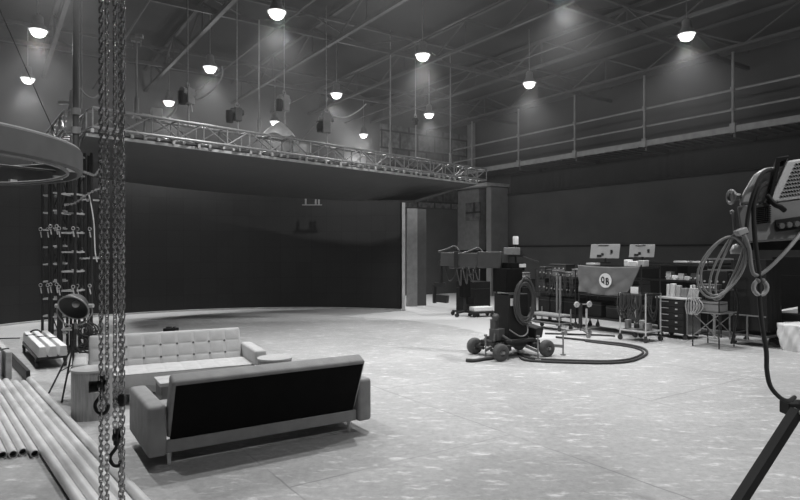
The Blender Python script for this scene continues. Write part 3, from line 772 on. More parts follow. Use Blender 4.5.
MB().lathe([(.001, 0), (.05, 0), (.052, .13), (.045, .15), (.001, .15)], (.12, 0, 2.0), 16).build('antenna_cap', 'white', cr, smooth=40)
# boom: two nested box sections running left and away
bd = Vector((-1.0, .35, 0)).normalized()
def boom(s, o=0, z=1.76): return Vector((bd.x*s - bd.y*o, bd.y*s + bd.x*o, z))
inv = Matrix.Rotation(-CR, 3, 'Z')
def cl(v): q = inv @ Vector((v.x, v.y, 0)); return Vector((q.x, q.y, v.z))
MB().bar(cl(boom(.15, 0, 1.72)), cl(boom(.58, 0, 1.72)), .22, .3).build('boom_section', 'dgrey', cr, bevel=.01)
MB().bar(cl(boom(.58, 0, 1.72)), cl(boom(1.28, 0, 1.73)), .18, .25).build('boom_section', 'dgrey', cr, bevel=.01)
MB().bar(cl(boom(.22, -.13, 1.6)), cl(boom(.48, -.13, 1.59)), .02, .05).build('boom_strip', 'white', cr)
MB().bar(cl(boom(.94, 0, 1.72)), cl(boom(1.02, 0, 1.72)), .23, .3).build('boom_collar', 'blackm', cr, bevel=.01)
hs = MB()
for k, (s_0, zz) in enumerate(((.5, 1.9), (.95, 1.93))):
    hs.tube(spline([cl(boom(s_0, -.06, zz-.06)), cl(boom(s_0+.1, -.08, zz+.04)), cl(boom(s_0+.25, -.04, zz-.02)), cl(boom(s_0+.4, .0, zz-.06))], 5), .016, 6)
for k, s_0 in enumerate((.62, 1.0)):
    d = .25+.1*(k % 3)
    hs.tube(spline([cl(boom(s_0, -.1, 1.68)), cl(boom(s_0+.06, -.12, 1.68-d*.7)), cl(boom(s_0+.16, -.1, 1.68-d)), cl(boom(s_0+.24, -.1, 1.66))], 6), .016, 6)
hs.build('hoses', 'dgrey', cr, smooth=180)
# hanging remote head under the boom tip
MB().cyl(cl(boom(1.3, 0, 1.7)), cl(boom(1.3, 0, 1.25)), .04, 10).bar(cl(boom(1.2, 0, 1.25)), cl(boom(1.42, 0, 1.25)), .06, .08).bar(cl(boom(1.42, 0, 1.25)), cl(boom(1.42, 0, .9)), .05, .06).bar(cl(boom(1.38, 0, 1.0)), cl(boom(1.16, 0, .98)), .16, .14).build('remote_head', 'blackm', cr)
# coil of cable on the mast
co = MB()
for k in range(9):
    c = Vector((.1+.012*(k % 3), -.27-.012*(k//3), 1.02+random.uniform(-.06, .05))); rx = .17+random.uniform(-.03, .06); rz_ = .36+random.uniform(-.05, .06)
    co.tube([c+Vector((rx*math.cos(t), random.uniform(-.008, .008), rz_*math.sin(t))) for t in [2*PI*j/22 for j in range(22)]], .017, 6, True)
tag_co = co.build('coil', 'dgrey', None, smooth=180); tag_co.location = cr.location; tag_co.rotation_euler = cr.rotation_euler
tag_co.name = 'cable_coil'; tag(tag_co, 'thick coil of grey cable hanging on the crane mast', 'cable')
# operator seat and control box on the base
MB().box((-.38, -.12, .42), (.2, .2, .2), .4).box((-.42, -.1, .58), (.1, .12, .2), .3).cyl((-.5, -.2, .3), (-.36, -.1, .66), .03).cyl((-.34, -.22, .4), (-.2, -.3, .3), .03).sphere((-.42, -.14, .72), .07).build('control_seat', 'dgrey', cr, bevel=.01)
MB().box((.46, -.05, .42), (.26, .3, .2), .3, .2).build('counterweight_case', 'black', cr, bevel=.02)
MB().tube(spline([(-.2, -.24, .5), (0, -.3, .38), (.15, -.3, .44), (.16, -.26, .62)], 6), .012, 6).build('hose', 'mgrey', cr, smooth=180)
# cables along the floor
def fcable(pxs, r, m, label, dz=0):
    return cable('floor_cable', [gp(x, y, r+dz) for x, y in pxs], r, m, label)
fcable([(520,357),(526,360),(545,361.5),(575,362.5),(605,363),(628,361.5),(642,357),(647,352),(641,347.5),(624,344),(600,341.5),(575,339),(556,337)], .022, 'rubber', 'black cable loop curving over the floor right of the crane')
fcable([(518,354),(530,358),(550,359.5),(580,360.5),(606,361),(626,359.5),(638,356),(643,352),(637,348.5),(622,345.5),(601,343),(585,341)], .018, 'rubber', 'inner black cable loop curving over the floor right of the crane')
fcable([(545,333.5),(560,333.8),(580,334.5),(600,335),(615,336)], .02, 'rubber', 'black cable lying straight in front of the gear carts')
fcable([(466,360.2),(474,360.5),(484,359),(493,357.8),(500,356)], .03, 'rubber', 'short black cable on the floor under the crane left wheel')
fcable([(0,338.5),(10,338.2),(20,338)], .012, 'rubber', 'thin cable lying on the floor at the far left edge')

# ------------------------------------------------------------------ gear carts along the right
def frame_cart(name, label, a, b, L_, D_, shelves, top, m='steel', shelf_m='dgrey', wheels=True, post_r=.016, cat='cart'):
    t = thing(name, label, cat, W(a, b), ROT_A)
    z0 = .1 if wheels else .0
    for x in (-L_/2, L_/2):
        for y in (-D_/2, D_/2):
            MB().cyl((x, y, z0), (x, y, top), post_r, 8).build('post', m, t, smooth=40)
            if wheels: MB().cyl((x, y-.015, .055), (x, y+.015, .055), .055, 14).box((x, y, .11), (.04, .045, .05)).build('caster', 'rubber', t, smooth=40)
    for z in shelves:
        MB().box((0, 0, z), (L_, D_, .025)).build('shelf', shelf_m, t)
        MB().bar((-L_/2, -D_/2, z+.02), (L_/2, -D_/2, z+.02), .025).bar((-L_/2, D_/2, z+.02), (L_/2, D_/2, z+.02), .025).bar((-L_/2, -D_/2, z+.02), (-L_/2, D_/2, z+.02), .025).bar((L_/2, -D_/2, z+.02), (L_/2, D_/2, z+.02), .025).build('shelf_rim', m, t)
    return t
def loc(a, b, x, y, z):  # a point in a cart's own frame
    return W(a, b) + Matrix.Rotation(ROT_A, 3, 'Z') @ Vector((x, y, z))
def case(name, label, cat, a, b, x, y, z, d, m, rz=0, group=None, knobs=0, face='dgrey', lid=True):
    t = thing(name, label, cat, loc(a, b, x, y, z), ROT_A+rz, group)
    MB().box((0, 0, d[2]/2), d).build('body', m, t, bevel=min(.012, min(d)*.15))
    if lid: MB().box((0, 0, d[2]*.78), (d[0]+.008, d[1]+.008, .012)).build('lid_seam', 'black' if m != 'black' else 'dgrey', t)
    for k in range(knobs):
        MB().cyl((-d[0]*.38+d[0]*.76*k/max(1, knobs-1), -d[1]/2-.015, d[2]*.4), (-d[0]*.38+d[0]*.76*k/max(1, knobs-1), -d[1]/2+.01, d[2]*.4), min(.02, d[2]*.2), 8).build('knob', 'lgrey', t)
    return t
# 1 banner cart
a1, b1 = 8.62, 12.0
bc = frame_cart('gear_cart', 'long gear cart behind the banner with two monitors on top', a1, b1, 1.66, .7, (.3, .84, 1.5), 1.58, 'blackm')
for k, (x, y, d, z, m, lab) in enumerate(((-.5, 0, (.45, .5, .36), .33, 'black', 'black case on the banner cart, lower shelf left'), (.1, 0, (.5, .5, .3), .33, 'black', 'black case on the banner cart, lower shelf middle'),
      (.58, 0, (.36, .5, .26), .33, 'dgrey', 'dark grey case on the banner cart, lower shelf right'), (-.52, .05, (.5, .45, .3), .87, 'black', 'black case half behind the banner, left'), (.3, .05, (.7, .45, .34), .87, 'dgrey', 'dark case half behind the banner, right'))):
    case('equipment_case', lab, 'case', a1, b1, x, y, z, d, m, group='cases on the banner cart')
def banner():
    L_, hgt = 1.66, .63
    def fn(u, v):
        x = -L_/2+L_*u; sag = .05*math.sin(PI*u)*v
        f1 = .03*abs(math.sin((u*1.5+v*.8)*6))*v*(1-.4*u) + .03*abs(math.sin((u*1.5-v*.9)*6+.6))*v*(.6+.4*u) - .03*v
        return (x-(.34*u-.06*(1-u))*v**1.3, -.40-1.6*f1-.02*v, 1.545-.03*math.sin(PI*u)-hgt*v*(1+.05*u))
    return MB().grid(fn, 60, 24)
bn = thing('banner', 'grey cloth banner with a round letter logo hung on the gear cart', 'banner', W(a1, b1), ROT_A)
bo = banner().build('cloth', 'banner', bn, smooth=180); s_ = bo.modifiers.new('Solid', 'SOLIDIFY'); s_.thickness = .004
zc_ = 1.545-.34
lg = MB().cyl((-.02, -.447, zc_), (-.02, -.441, zc_), .165, 40).build('logo_disc', 'white', bn)
def arcpts(cx_, cz, rx, rz, a0, a1, n=18): return [(cx_+rx*math.cos(math.radians(a0+(a1-a0)*k/n)), -.452, cz+rz*math.sin(math.radians(a0+(a1-a0)*k/n))) for k in range(n+1)]
MB().tube(arcpts(-.082, zc_+.016, .036, .062, 0, 360), .013, 6).bar((-.085, -.452, zc_-.02), (-.045, -.452, zc_-.075), .024, .012).build('letter_q', 'black', lg)
MB().bar((.012, -.452, zc_+.062), (.012, -.452, zc_-.098), .026, .012).tube([(.012, -.452, zc_+.055)]+arcpts(.03, zc_+.02, .034, .035, 90, -90)+[(.012, -.452, zc_-.015)], .012, 6).tube([(.012, -.452, zc_-.015)]+arcpts(.034, zc_-.053, .04, .038, 90, -90)+[(.012, -.452, zc_-.091)], .012, 6).build('letter_b', 'black', lg)
# monitors
def monitor(label, a, b, x, y, z, w, h, rz):
    t = thing('monitor', label, 'monitor', loc(a, b, x, y, z), ROT_A+rz)
    th = math.radians(-12)
    MB().box((.02, .02, -.0), (.2, .16, .03)).build('foot', 'black', t)
    def q(xx, yy, zz): return (xx+.09*(zz-.1), yy*math.cos(th)-zz*math.sin(th)*.0+zz*.18, .1+zz)
    MB().add([q(xx, yy, zz) for xx in (-w/2, w/2) for yy in (-.02, .02) for zz in (0, h)], [(0,1,3,2),(4,6,7,5),(0,4,5,1),(2,3,7,6),(0,2,6,4),(1,5,7,3)]).build('panel', 'screen', t, bevel=.006)
    MB().box((.02, .0, .05), (.05, .04, .12)).box((.02, .02, .008), (.26, .18, .016)).build('stand', 'black', t)
    for (xx, zz, ww, hh) in ((-.12, .06, .1, .05), (-.05, .1, .06, .05), (.15, .16, .05, .08), (-.1, h-.03, .12, .012), (.02, h-.03, .1, .012)):
        c = q(xx, -.026, zz); MB().box(c, (ww, .02, hh), 0, -.18).build('port', 'black', t)
    return t
monitor('flat grey monitor seen from behind, standing above the banner', a1, b1, -.46, .12, 1.6, .66, .34, math.radians(35))
a4, b4 = 7.95, 13.3
# 2 cable trolley with silver frame
a2, b2 = 7.58, 11.3
ct = frame_cart('cable_trolley', 'silver framed trolley hung with black cables right of the banner', a2, b2, .6, .52, (.2,), 1.0, 'silver', 'steel')
MB().bar((-.3, -.26, .98), (.3, -.26, .98), .03).bar((-.3, .26, .98), (.3, .26, .98), .03).bar((-.3, -.26, .98), (-.3, .26, .98), .03).bar((.3, -.26, .98), (.3, .26, .98), .03).build('top_rail', 'blackm', ct)
hk = MB()
for k in range(26):
    x = random.uniform(-.28, .22); y = random.choice((-.29, -.3, -.27, .2)); ln_ = random.uniform(.3, .6); w_ = random.uniform(.03, .09)
    hk.tube(spline([(x-w_, y, .99), (x-w_*1.2, y-.02, .99-ln_*.6), (x, y-.03, .99-ln_), (x+w_*1.2, y-.02, .99-ln_*.6), (x+w_, y, .99)], 5), .011, 5)
o = hk.build('cable_bundle', 'rubber', smooth=180); o.location = W(a2, b2); o.rotation_euler = (0, 0, ROT_A)
tag(o, 'black cables looped over the silver trolley rail', 'cable', kind='stuff')
for k in range(5):
    case('connector_box', '%s from the left of the small boxes on the silver trolley' % ORD[k], 'box', a2, b2, -.22+.11*k, random.uniform(-.1, .1), .235, (.09, .12, random.uniform(.1, .22)), ('steel', 'dgrey', 'lgrey', 'black', 'steel')[k], group='small boxes on the silver trolley', lid=False)
case('paper_sign', 'white paper square hanging above the silver trolley', 'sign', a2, b2, .0, -.2, .99, (.18, .01, .14), 'white', lid=False)
# 3 tool chest
a3, b3 = 7.36, 12.35
tcx = thing('tool_chest', 'black drawer chest with a silver side, on casters', 'chest', W(a3, b3), ROT_A)
MB().box((0, 0, .48), (.66, .5, .72)).build('body', 'black', tcx, bevel=.008)
for k in range(5):
    dr = MB().box((-.01, -.258, .2+.138*k), (.58, .02, .125)).build('drawer', 'blackm', tcx, bevel=.004)
    MB().box((-.16, -.275, .235+.138*k), (.2, .015, .012)).box((.12, -.275, .22+.138*k), (.05, .015, .03)).build('handle', 'silver', dr)
MB().box((.345, 0, .46), (.03, .5, .7)).build('side_panel', 'steel', tcx)
MB().box((.365, -.1, .62), (.008, .1, .14)).build('sticker', 'white', tcx)
MB().box((0, 0, .86), (.74, .56, .035)).build('worktop', 'lgrey', tcx, bevel=.006)
for x in (-.28, .28):
    for y in (-.2, .2): MB().cyl((x, y-.02, .055), (x, y+.02, .055), .055, 14).box((x, y, .11), (.05, .05, .04)).build('caster', 'rubber', tcx, smooth=40)
for k, (x, y, d, m, lab) in enumerate(((-.28, .1, (.06, .1, .26), 'white', 'slim white box standing on the drawer chest, leftmost'), (-.17, .1, (.1, .1, .28), 'white', 'white box standing on the drawer chest, second from left'), (-.04, .1, (.1, .1, .25), 'lgrey', 'light grey box standing mid drawer chest'),
     (.13, .05, (.14, .14, .2), 'mgrey', 'mid grey box standing on the drawer chest'), (.28, .1, (.09, .09, .27), 'white', 'white box standing on the drawer chest, rightmost'))):
    case('supply_box', lab, 'box', a3, b3, x, y, .8785, d, m, group='boxes on the drawer chest', lid=False)
# 4 shelf rack behind
sr = frame_cart('shelf_rack', 'black shelf rack with small gear right of the banner', a4, b4, 2.3, .5, (.5, 1.18, 1.58), 1.62, 'blackm', wheels=False, cat='rack')
monitor('flat grey monitor seen from behind, above the shelf rack', a4, b4, -.93, .0, 1.62, .58, .32, math.radians(35))
for k in range(8):
    x = -.1+.15*k
    case('small_device', '%s from the left of the small devices on the rack middle shelf' % ORD[k], 'device', a4, b4, x, -.12, 1.195, (.13, .16, random.uniform(.07, .2)), random.choice(('lgrey', 'steel', 'dgrey', 'white')), group='devices on the rack middle shelf', lid=False, knobs=2)
for k in range(5):
    case('storage_case', '%s from the left of the cases on the rack lower shelf' % ORD[k], 'case', a4, b4, -.2+.27*k, 0, .515, (.24, .36, random.uniform(.25, .5)), random.choice(('black', 'dgrey')), group='cases on the rack lower shelf')
for k, (x, w_, h_, lab) in enumerate(((.2, .35, .05, 'pale flat box lying on the rack top, left of two'), (.66, .38, .05, 'pale flat box lying on the rack top, right of two'))):
    case('flat_box', lab, 'box', a4, b4, x, -.1, 1.598, (w_, .2, h_), 'lgrey', group='flat boxes on the rack top', lid=False)
for k, (x, w_, h_, m, lab) in enumerate(((-.62, .26, .06, 'lgrey', 'long pale box on the banner cart top, left of the monitor'), (.34, .1, .15, 'white', 'upright white box on the banner cart top'), (.52, .2, .12, 'white', 'wide white box on the banner cart top'), (.72, .14, .14, 'lgrey', 'rightmost pale box on the banner cart top'))):
    case('top_box', lab, 'box', a1, b1, x, -.1, 1.5325, (w_, .2, h_), m, group='boxes on the banner cart top', lid=False)
lr = thing('drum_lamp', 'small dark round lamp housing on the rack beside the drawer chest', 'lamp', loc(a4, b4, 1.02, -.1, 1.19), ROT_A)
MB().lathe([(.001, 0), (.09, 0), (.1, .02), (.1, .16), (.09, .19), (.001, .19)], n=20).build('housing', 'dgrey', lr, smooth=40)
MB().torus((0, 0, .16), .1, .012).build('rim', 'steel', lr, smooth=60)
# 5 scaffold table
a5, b5 = 6.3, 11.8
st = thing('folding_stand', 'tall black folding stand with crossed braces and gear', 'stand', W(a5, b5), ROT_A)
for x in (-.26, .26):
    for y in (-.28, .28): MB().cyl((x, y, 0), (x, y, 1.74 if y > 0 else 1.2), .013, 8).build('leg', 'blackm', st, smooth=40)
for (z, m) in ((.68, 'mgrey'), (1.12, 'dgrey')): MB().box((0, 0, z), (.6, .62, .025)).build('shelf', m, st)
for y in (-.28, .28):
    MB().bar((-.26, y, .2), (.26, y, .66), .016).bar((-.26, y, .66), (.26, y, .2), .016).bar((-.26, y, .2), (.26, y, .2), .018).build('brace', 'steel', st)
MB().bar((-.26, .28, 1.72), (.26, .28, 1.72), .03).bar((-.26, .28, 1.5), (.26, .28, 1.5), .03).build('top_bar', 'steel', st)
MB().cyl((.02, .0, .12), (.02, .0, .68), .025, 10).cyl((.02, 0, .1), (.02, 0, .14), .1, 14).build('centre_post', 'lgrey', st, smooth=40)
case('control_unit', 'black unit with small grey squares on the folding stand', 'device', a5, b5, .02, .1, 1.134, (.5, .2, .36), 'black', knobs=4, lid=False)
case('padded_case', 'grey padded case lying on the folding stand shelf', 'case', a5, b5, .0, -.1, .695, (.5, .34, .2), 'mgrey')
case('small_mixer', 'dark mixer box on the folding stand upper shelf front', 'mixer', a5, b5, .0, -.15, 1.134, (.4, .2, .1), 'dgrey', knobs=6, lid=False)
for k, (x, lab) in enumerate(((-.3, 'white cable bunch hanging left of the folding stand'), (-.2, 'pale cable bunch hanging on the folding stand front'))):
    mb = MB()
    for j in range(5):
        xx = x+.025*j
        mb.tube(spline([(xx, -.3, 1.15), (xx-.03, -.33, .98), (xx+.04*(j-2), -.33, .8), (xx-.05, -.33, .62)], 5), .009, 5)
    o = mb.build('cable_bunch', 'lgrey', smooth=180); o.location = W(a5, b5); o.rotation_euler = (0, 0, ROT_A); tag(o, lab, 'cable')
# 6 covered case
a6, b6 = 5.95, 12.75
cv = thing('covered_cart', 'tall cart under a black cover behind the hanging power cable', 'cart', W(a6, b6), ROT_A)
def cov(u, v):
    t_ = 2*PI*u; sq = max(abs(math.cos(t_)), abs(math.sin(t_))); r = 1/sq
    f = 1+.03*math.sin(14*t_)*(v)
    z = .32+1.38*(1-v); rr = .36*(.92+.1*v)*f
    return (r*math.cos(t_)*rr, r*math.sin(t_)*rr*.9, z)
MB().grid(cov, 72, 8).box((0, 0, 1.69), (.66, .6, .03)).build('cover', 'black', cv, smooth=40)
MB().box((0, 0, .2), (.7, .6, .04)).bar((-.35, -.31, .1), (-.35, -.31, .6), .03).bar((.0, -.33, .1), (.0, -.33, .6), .03).bar((-.35, -.33, .6), (.35, -.33, .6), .025).bar((-.35, -.33, .1), (.35, -.33, .1), .04).build('frame', 'steel', cv)
for x in (-.3, .3):
    for y in (-.25, .25): MB().cyl((x, y-.02, .05), (x, y+.02, .05), .05, 12).box((x, y, .11), (.04, .05, .1)).build('caster', 'rubber', cv, smooth=40)
# 7 white tarp bag
a7, b7 = 5.0, 12.75
def bag(u, v):
    t_ = 2*PI*u; r = .42+.025*math.sin(3*t_+4*v)+.02*math.sin(11*t_+7*v)+.012*math.sin(23*t_-9*v)
    q = abs(math.cos(t_))**4+abs(math.sin(t_))**4
    r = r/q**.25
    if v > .86: r *= 1-(v-.86)/.14*.98
    return (r*math.cos(t_), r*.85*math.sin(t_), .5*min(v/.86, 1)+.02*math.sin(9*t_)*(v > .5)*v*(1 if v < .99 else 0)*.5)
o = MB().grid(bag, 80, 20).build('tarp_bag', 'foil', smooth=180); o.location = W(a7, b7); o.rotation_euler = (0, 0, ROT_A)
tag(o, 'crumpled white tarp covered crate at the right frame edge', 'crate')
# 8 black block in place of the lamp head's shadow, and a low road case
case('case_or_dark_block', 'large black block standing in for shade behind the white tarp crate', 'case', 5.6, 14.3, 0, 0, 0, (1.1, .8, 1.75), 'cloth_k')
case('case_or_dark_block', 'lower black road case between covered cart and tarp crate', 'case', 5.75, 13.45, .15, .0, 0, (.6, .5, .62), 'black')
pc = MB().prism([(-.14, 0, 0), (.16, 0, .0), (.16, 0, .1), (-.1, 0, .03)], (0, .2, .02)).build('paper_sheet', 'white'); pc.location = loc(5.75, 13.45, .15, -.1, .625); pc.rotation_euler = (0, 0, ROT_A+.4)
tag(pc, 'white paper wedge on the lower black road case', 'paper')
cc = MB()
for k in range(6):
    c = Vector((random.uniform(-.2, .2), -.33-.02*k, random.uniform(.15, .45))); cc.tube([c+Vector((.13*math.cos(t), .01*math.sin(3*t), .12*math.sin(t))) for t in [2*PI*j/16 for j in range(16)]], .012, 5, True)
o = cc.build('cable_tangle', 'mgrey', smooth=180); o.location = loc(5.75, 13.45, .15, .0, 0); o.rotation_euler = (0, 0, ROT_A); tag(o, 'grey cable tangle hanging on the lower black road case', 'cable', kind='stuff')

for k, (aa, bb, d, lab) in enumerate(((10.9, 14.6, (1.5, .7, 1.45), 'large black block added to darken the wall behind the dark gear rack'), (9.2, 14.4, (1.6, .7, 1.5), 'large black block added to darken the gap behind the banner cart'),
      (7.3, 14.6, (1.9, .7, 1.5), 'wide black block added to darken the gap behind the shelf rack'))):
    case('case_or_dark_block', lab, 'case', aa, bb, 0, 0, 0, d, 'cloth_k')  # black blocks added only to darken the background behind the carts
# 9 equipment left of the banner
a9, b9 = 10.35, 12.1
rk = frame_cart('equipment_rack', 'dark gear rack between the crane and the banner cart', a9, b9, 1.3, .55, (.28, .8, 1.2), 1.42, 'blackm')
for k in range(6):
    case('rack_case', '%s from the left of the dark cases on the rack by the crane, upper shelf' % ORD[k], 'case', a9, b9, -.54+.21*k, 0, 1.215, (.17, .3, random.uniform(.12, .3)), random.choice(('black', 'dgrey', 'dgrey', 'mgrey')), group='cases on the upper shelf by the crane', knobs=2)
for k in range(5):
    case('rack_case', '%s from the left of the dark cases on the rack by the crane, middle shelf' % ORD[k], 'case', a9, b9, -.5+.25*k, 0, .815, (.21, .4, random.uniform(.2, .34)), random.choice(('black', 'dgrey', 'black')), group='cases on the middle shelf by the crane', knobs=2)
for k in range(3):
    case('rack_case', '%s from the left of the dark cases on the rack by the crane, bottom shelf' % ORD[k], 'case', a9, b9, -.42+.42*k, 0, .295, (.38, .45, .4), 'black', group='cases on the bottom shelf by the crane')
wd = MB()
for k in range(14):
    x = random.uniform(-.6, .6); wd.tube(spline([(x, -.3, random.uniform(1.2, 1.4)), (x+.05, -.33, 1.0), (x+random.uniform(-.15, .15), -.33, .75)], 5), .01, 5)
o = wd.build('cable_tangle', 'rubber', smooth=180); o.location = W(a9, b9); o.rotation_euler = (0, 0, ROT_A); tag(o, 'loose cables hanging down the dark gear rack', 'cable', kind='stuff')
for k, (x, lab) in enumerate(((.2, 'left of two pale upright tubes before the dark rack'), (.3, 'right of two pale upright tubes before the dark rack'))):
    q = loc(a9, b9, x, -.42, 0)
    o = MB().cyl((0, 0, 0), (0, 0, 1.25), .03, 12).build('upright_tube', 'steel', smooth=40); o.location = q; tag(o, lab, 'tube', 'pale upright tubes')
# low dolly with rails lying on it
a10, b10 = 9.9, 11.15
ld = frame_cart('rail_dolly', 'low dolly of silver rails before the dark gear rack', a10, b10, .9, .4, (.16, .32), .5, 'steel')
for k in range(4):
    o = MB().bar((-.5, -.15+.1*k, .355+.0*k), (.45, -.15+.1*k, .355), .035, .04).build('rail', 'lgrey'); o.location = W(a10, b10); o.rotation_euler = (0, 0, ROT_A)
    tag(o, 'silver rail lying on the low dolly, %s from the front' % ORD[k], 'rail', 'silver rails on the low dolly')
# small caster stand in front of the banner cart
q = gp(581, 336)
ss = thing('roller_stand', 'small roller stand with two round clamps below the banner', 'stand', (q.x, q.y, 0), .3)
for k in range(3):
    an = 2*PI*k/3+.4; ex = Vector((.34*math.cos(an), .34*math.sin(an), .1))
    MB().bar((0, 0, .16), ex, .04, .03).cyl((ex.x, ex.y-.02, .05), (ex.x, ex.y+.02, .05), .05, 12).build('leg', 'steel', ss)
MB().cyl((0, 0, .12), (0, 0, .72), .03, 10).build('column', 'blackm', ss, smooth=40)
MB().cyl((.14, 0, .12), (.14, 0, .6), .022, 10).build('side_tube', 'lgrey', ss, smooth=40)
MB().cyl((-.18, 0, .70), (.26, 0, .70), .015, 8).build('arm', 'steel', ss)
for x in (-.12, .2): MB().torus((x, -.02, .70), .05, .018, 'Y', 18, 8).cyl((x, -.04, .7), (x, 0, .7), .025, 12).build('round_clamp', 'lgrey', ss, smooth=60)
# black case stack farther back, right of the crane
for k, (aa, bb, d, lab) in enumerate(((12.3, 12.4, (1.0, .6, 1.1), 'large black case standing behind the crane cable coil'), (13.9, 12.2, (.9, .6, .95), 'black case standing behind the crane mast'), (11.6, 13.6, (1.2, .6, 1.3), 'tall black case standing behind the dark gear rack'))):
    case('case_or_dark_block', lab, 'case', aa, bb, 0, 0, 0, d, 'black', knobs=0)
for k, (aa, bb, z, d, m, lab) in enumerate(((12.3, 12.4, 1.1, (.5, .4, .25), 'dgrey', 'dark grey unit on the large case behind the crane'), (11.6, 13.6, 1.3, (.6, .4, .2), 'dgrey', 'dark grey unit on the tall case behind the rack'), (11.9, 12.4, 1.1, (.2, .25, .18), 'mgrey', 'mid grey unit on the large case behind the crane'))):
    case('control_unit', lab, 'device', aa, bb, 0, -.05, z, d, m, knobs=4)
# left of the crane: stand with gear, low white-topped dolly
q = gp(465, 316)
gs = thing('gear_stand', 'dark wheeled gear stand left of the crane under the boom', 'stand', (q.x, q.y, 0), .4)
MB().cyl((0, 0, .1), (0, 0, 1.5), .05, 12).build('column', 'blackm', gs, smooth=40)
for k in range(4):
    an = PI/2*k+.5; MB().bar((0, 0, .14), (.42*math.cos(an), .42*math.sin(an), .12), .06, .05).cyl((.42*math.cos(an), .42*math.sin(an)-.02, .06), (.42*math.cos(an), .42*math.sin(an)+.02, .06), .06, 12).build('leg', 'blackm', gs)
MB().box((0, 0, .8), (.26, .22, .5)).box((.12, -.05, .45), (.2, .16, .2)).build('control_box', 'cloth_k', gs, bevel=.02)
MB().box((-.1, 0, 1.52), (.7, .3, .3)).box((-.35, -.05, 1.75), (.3, .25, .2)).build('head', 'dgrey', gs, bevel=.02)
hs = MB()
for k in range(4):
    x = -.4+.2*k; hs.tube(spline([(x, -.2, 1.4), (x+.05, -.26, 1.1), (x+.12, -.26, .9+.05*k), (x+.16, -.2, 1.35)], 5), .018, 6)
hs.build('hoses', 'dgrey', gs, smooth=180)
q = gp(481, 316.5)
wd = thing('pallet_dolly', 'low dolly with a pale block left of the crane', 'dolly', (q.x, q.y, 0), .35)
MB().box((0, 0, .13), (.75, .4, .05)).build('deck', 'blackm', wd)
MB().box((0, 0, .22), (.6, .32, .13)).build('block', 'white', wd, bevel=.02)
for x in (-.28, .28):
    for y in (-.14, .14): MB().cyl((x, y-.02, .055), (x, y+.02, .055), .055, 12).build('caster', 'rubber', wd, smooth=40)
# grey flats leaning at the far end of the screen wall
for k, (px, lab, m) in enumerate(((412, 'grey scenery flat stood beside the screen wall end', 'mgrey'), (421, 'darker scenery flat stood farther from the screen wall', 'dgrey'))):
    q = Vector(((px-400)/F*(20.2+.3*k), 20.2+.3*k, 0))
    t = thing('scenery_flat', lab, 'flat', q, .25)
    MB().box((0, 0, 1.65), (.36, .06, 3.3)).build('panel', m, t)
    MB().bar((-.16, .05, .0), (-.16, .05, 3.2), .04).bar((.16, .05, 0), (.16, .05, 3.2), .04).build('batten', 'blackm', t)

# ------------------------------------------------------------------ big lamp head on a stand at the right edge
YL = 3.45
def lp(px, py, dy=0): q = at(px, py, YL); q.y += dy; return q
SB = Vector((2.58, 3.75, 0))
hl = thing('studio_light', 'large silver and grey studio light head on a stand at right', 'lamp', SB)
def rel(v): return Vector(v)-SB
def ex(pts, dep, off=0): return MB().prism([rel(lp(x, y, off)) for x, y in pts], (dep*.58, dep, dep*.04))
ex([(737,206),(764,203),(862,191),(862,236),(746,243),(741,236)], .42).build('lower_housing', 'col', hl, bevel=.012)
up = ex([(767,203),(786,161),(868,149),(868,189)], .40, -.01).build('vented_housing', 'housing', hl, bevel=.01)
ex([(741,205),(746,192),(757,173),(768,167),(783,165),(766,204)], .36, .03).build('front_housing', 'silver', hl, bevel=.02)
vm = MB()
for i in range(9):
    for j in range(26):
        u = .08+j*.034; v = .1+.1*i
        xl = 770+19*v; yl = 201-40*v
        x = xl+84*u; y = yl-11*u
        if x > 855: continue
        vm.prism([rel(lp(x, y, -.016)), rel(lp(x+1.6, y+1.6, -.016)), rel(lp(x+2.6, y+1.0, -.016)), rel(lp(x+1.0, y-.6, -.016))], (0, .01, 0))
vm.build('vent_slots', 'black', up)
ex([(764,204),(771,172),(773,158),(786,156),(785,160),(777,162),(775,174),(768,205)], .46, -.03).build('bracket', 'black', hl, bevel=.006)
MB().tube(spline([rel(lp(764,196,-.03)), rel(lp(768,205,-.06)), rel(lp(774,208,-.06)), rel(lp(779,211,-.05))], 5), .014, 8).build('lever', 'black', hl, smooth=180)
gm = MB()
for i in range(9):
    for j in range(8): gm.prism([rel(lp(754+2.1*j, 208+1.9*i-.25*j, -.012)), rel(lp(755.2+2.1*j, 208+1.9*i-.25*j, -.012)), rel(lp(755.2+2.1*j, 209.1+1.9*i-.25*j, -.012)), rel(lp(754+2.1*j, 209.1+1.9*i-.25*j, -.012))], (0, .016, 0))
gm.build('grille', 'black', hl)
cp = ex([(773,220),(800,216),(801,229),(774,232)], .03, -.02).build('socket_panel', 'black', hl, bevel=.003)
for k in range(3):
    c = rel(lp(778+7.5*k, 226-1*k, -.02)); MB().cyl(c, c+Vector((0, -.02, 0)), .016, 14).build('socket', 'steel', cp)
c = rel(lp(737, 196, .06))
MB().torus(c, .035, .012, 'X', 20, 8).torus(c+Vector((.02, 0, 0)), .02, .01, 'X', 16, 6).cyl(c, c+Vector((.05, 0, 0)), .02).build('tilt_knob', 'steel', hl, smooth=60)
MB().cyl(rel(lp(733, 213)), rel(lp(735, 240)), .008, 8).sphere(rel(lp(732, 212)), .012).build('side_lever', 'steel', hl)
ex([(746,243),(862,238),(862,250),(752,250)], .3, .06).build('yoke', 'black', hl)
MB().lathe([(.001, 0), (.03, 0), (.035, .02), (.02, .05), (.001, .06)], rel(lp(746, 254, .1)), 14).build('bolt', 'silver', hl, smooth=40)
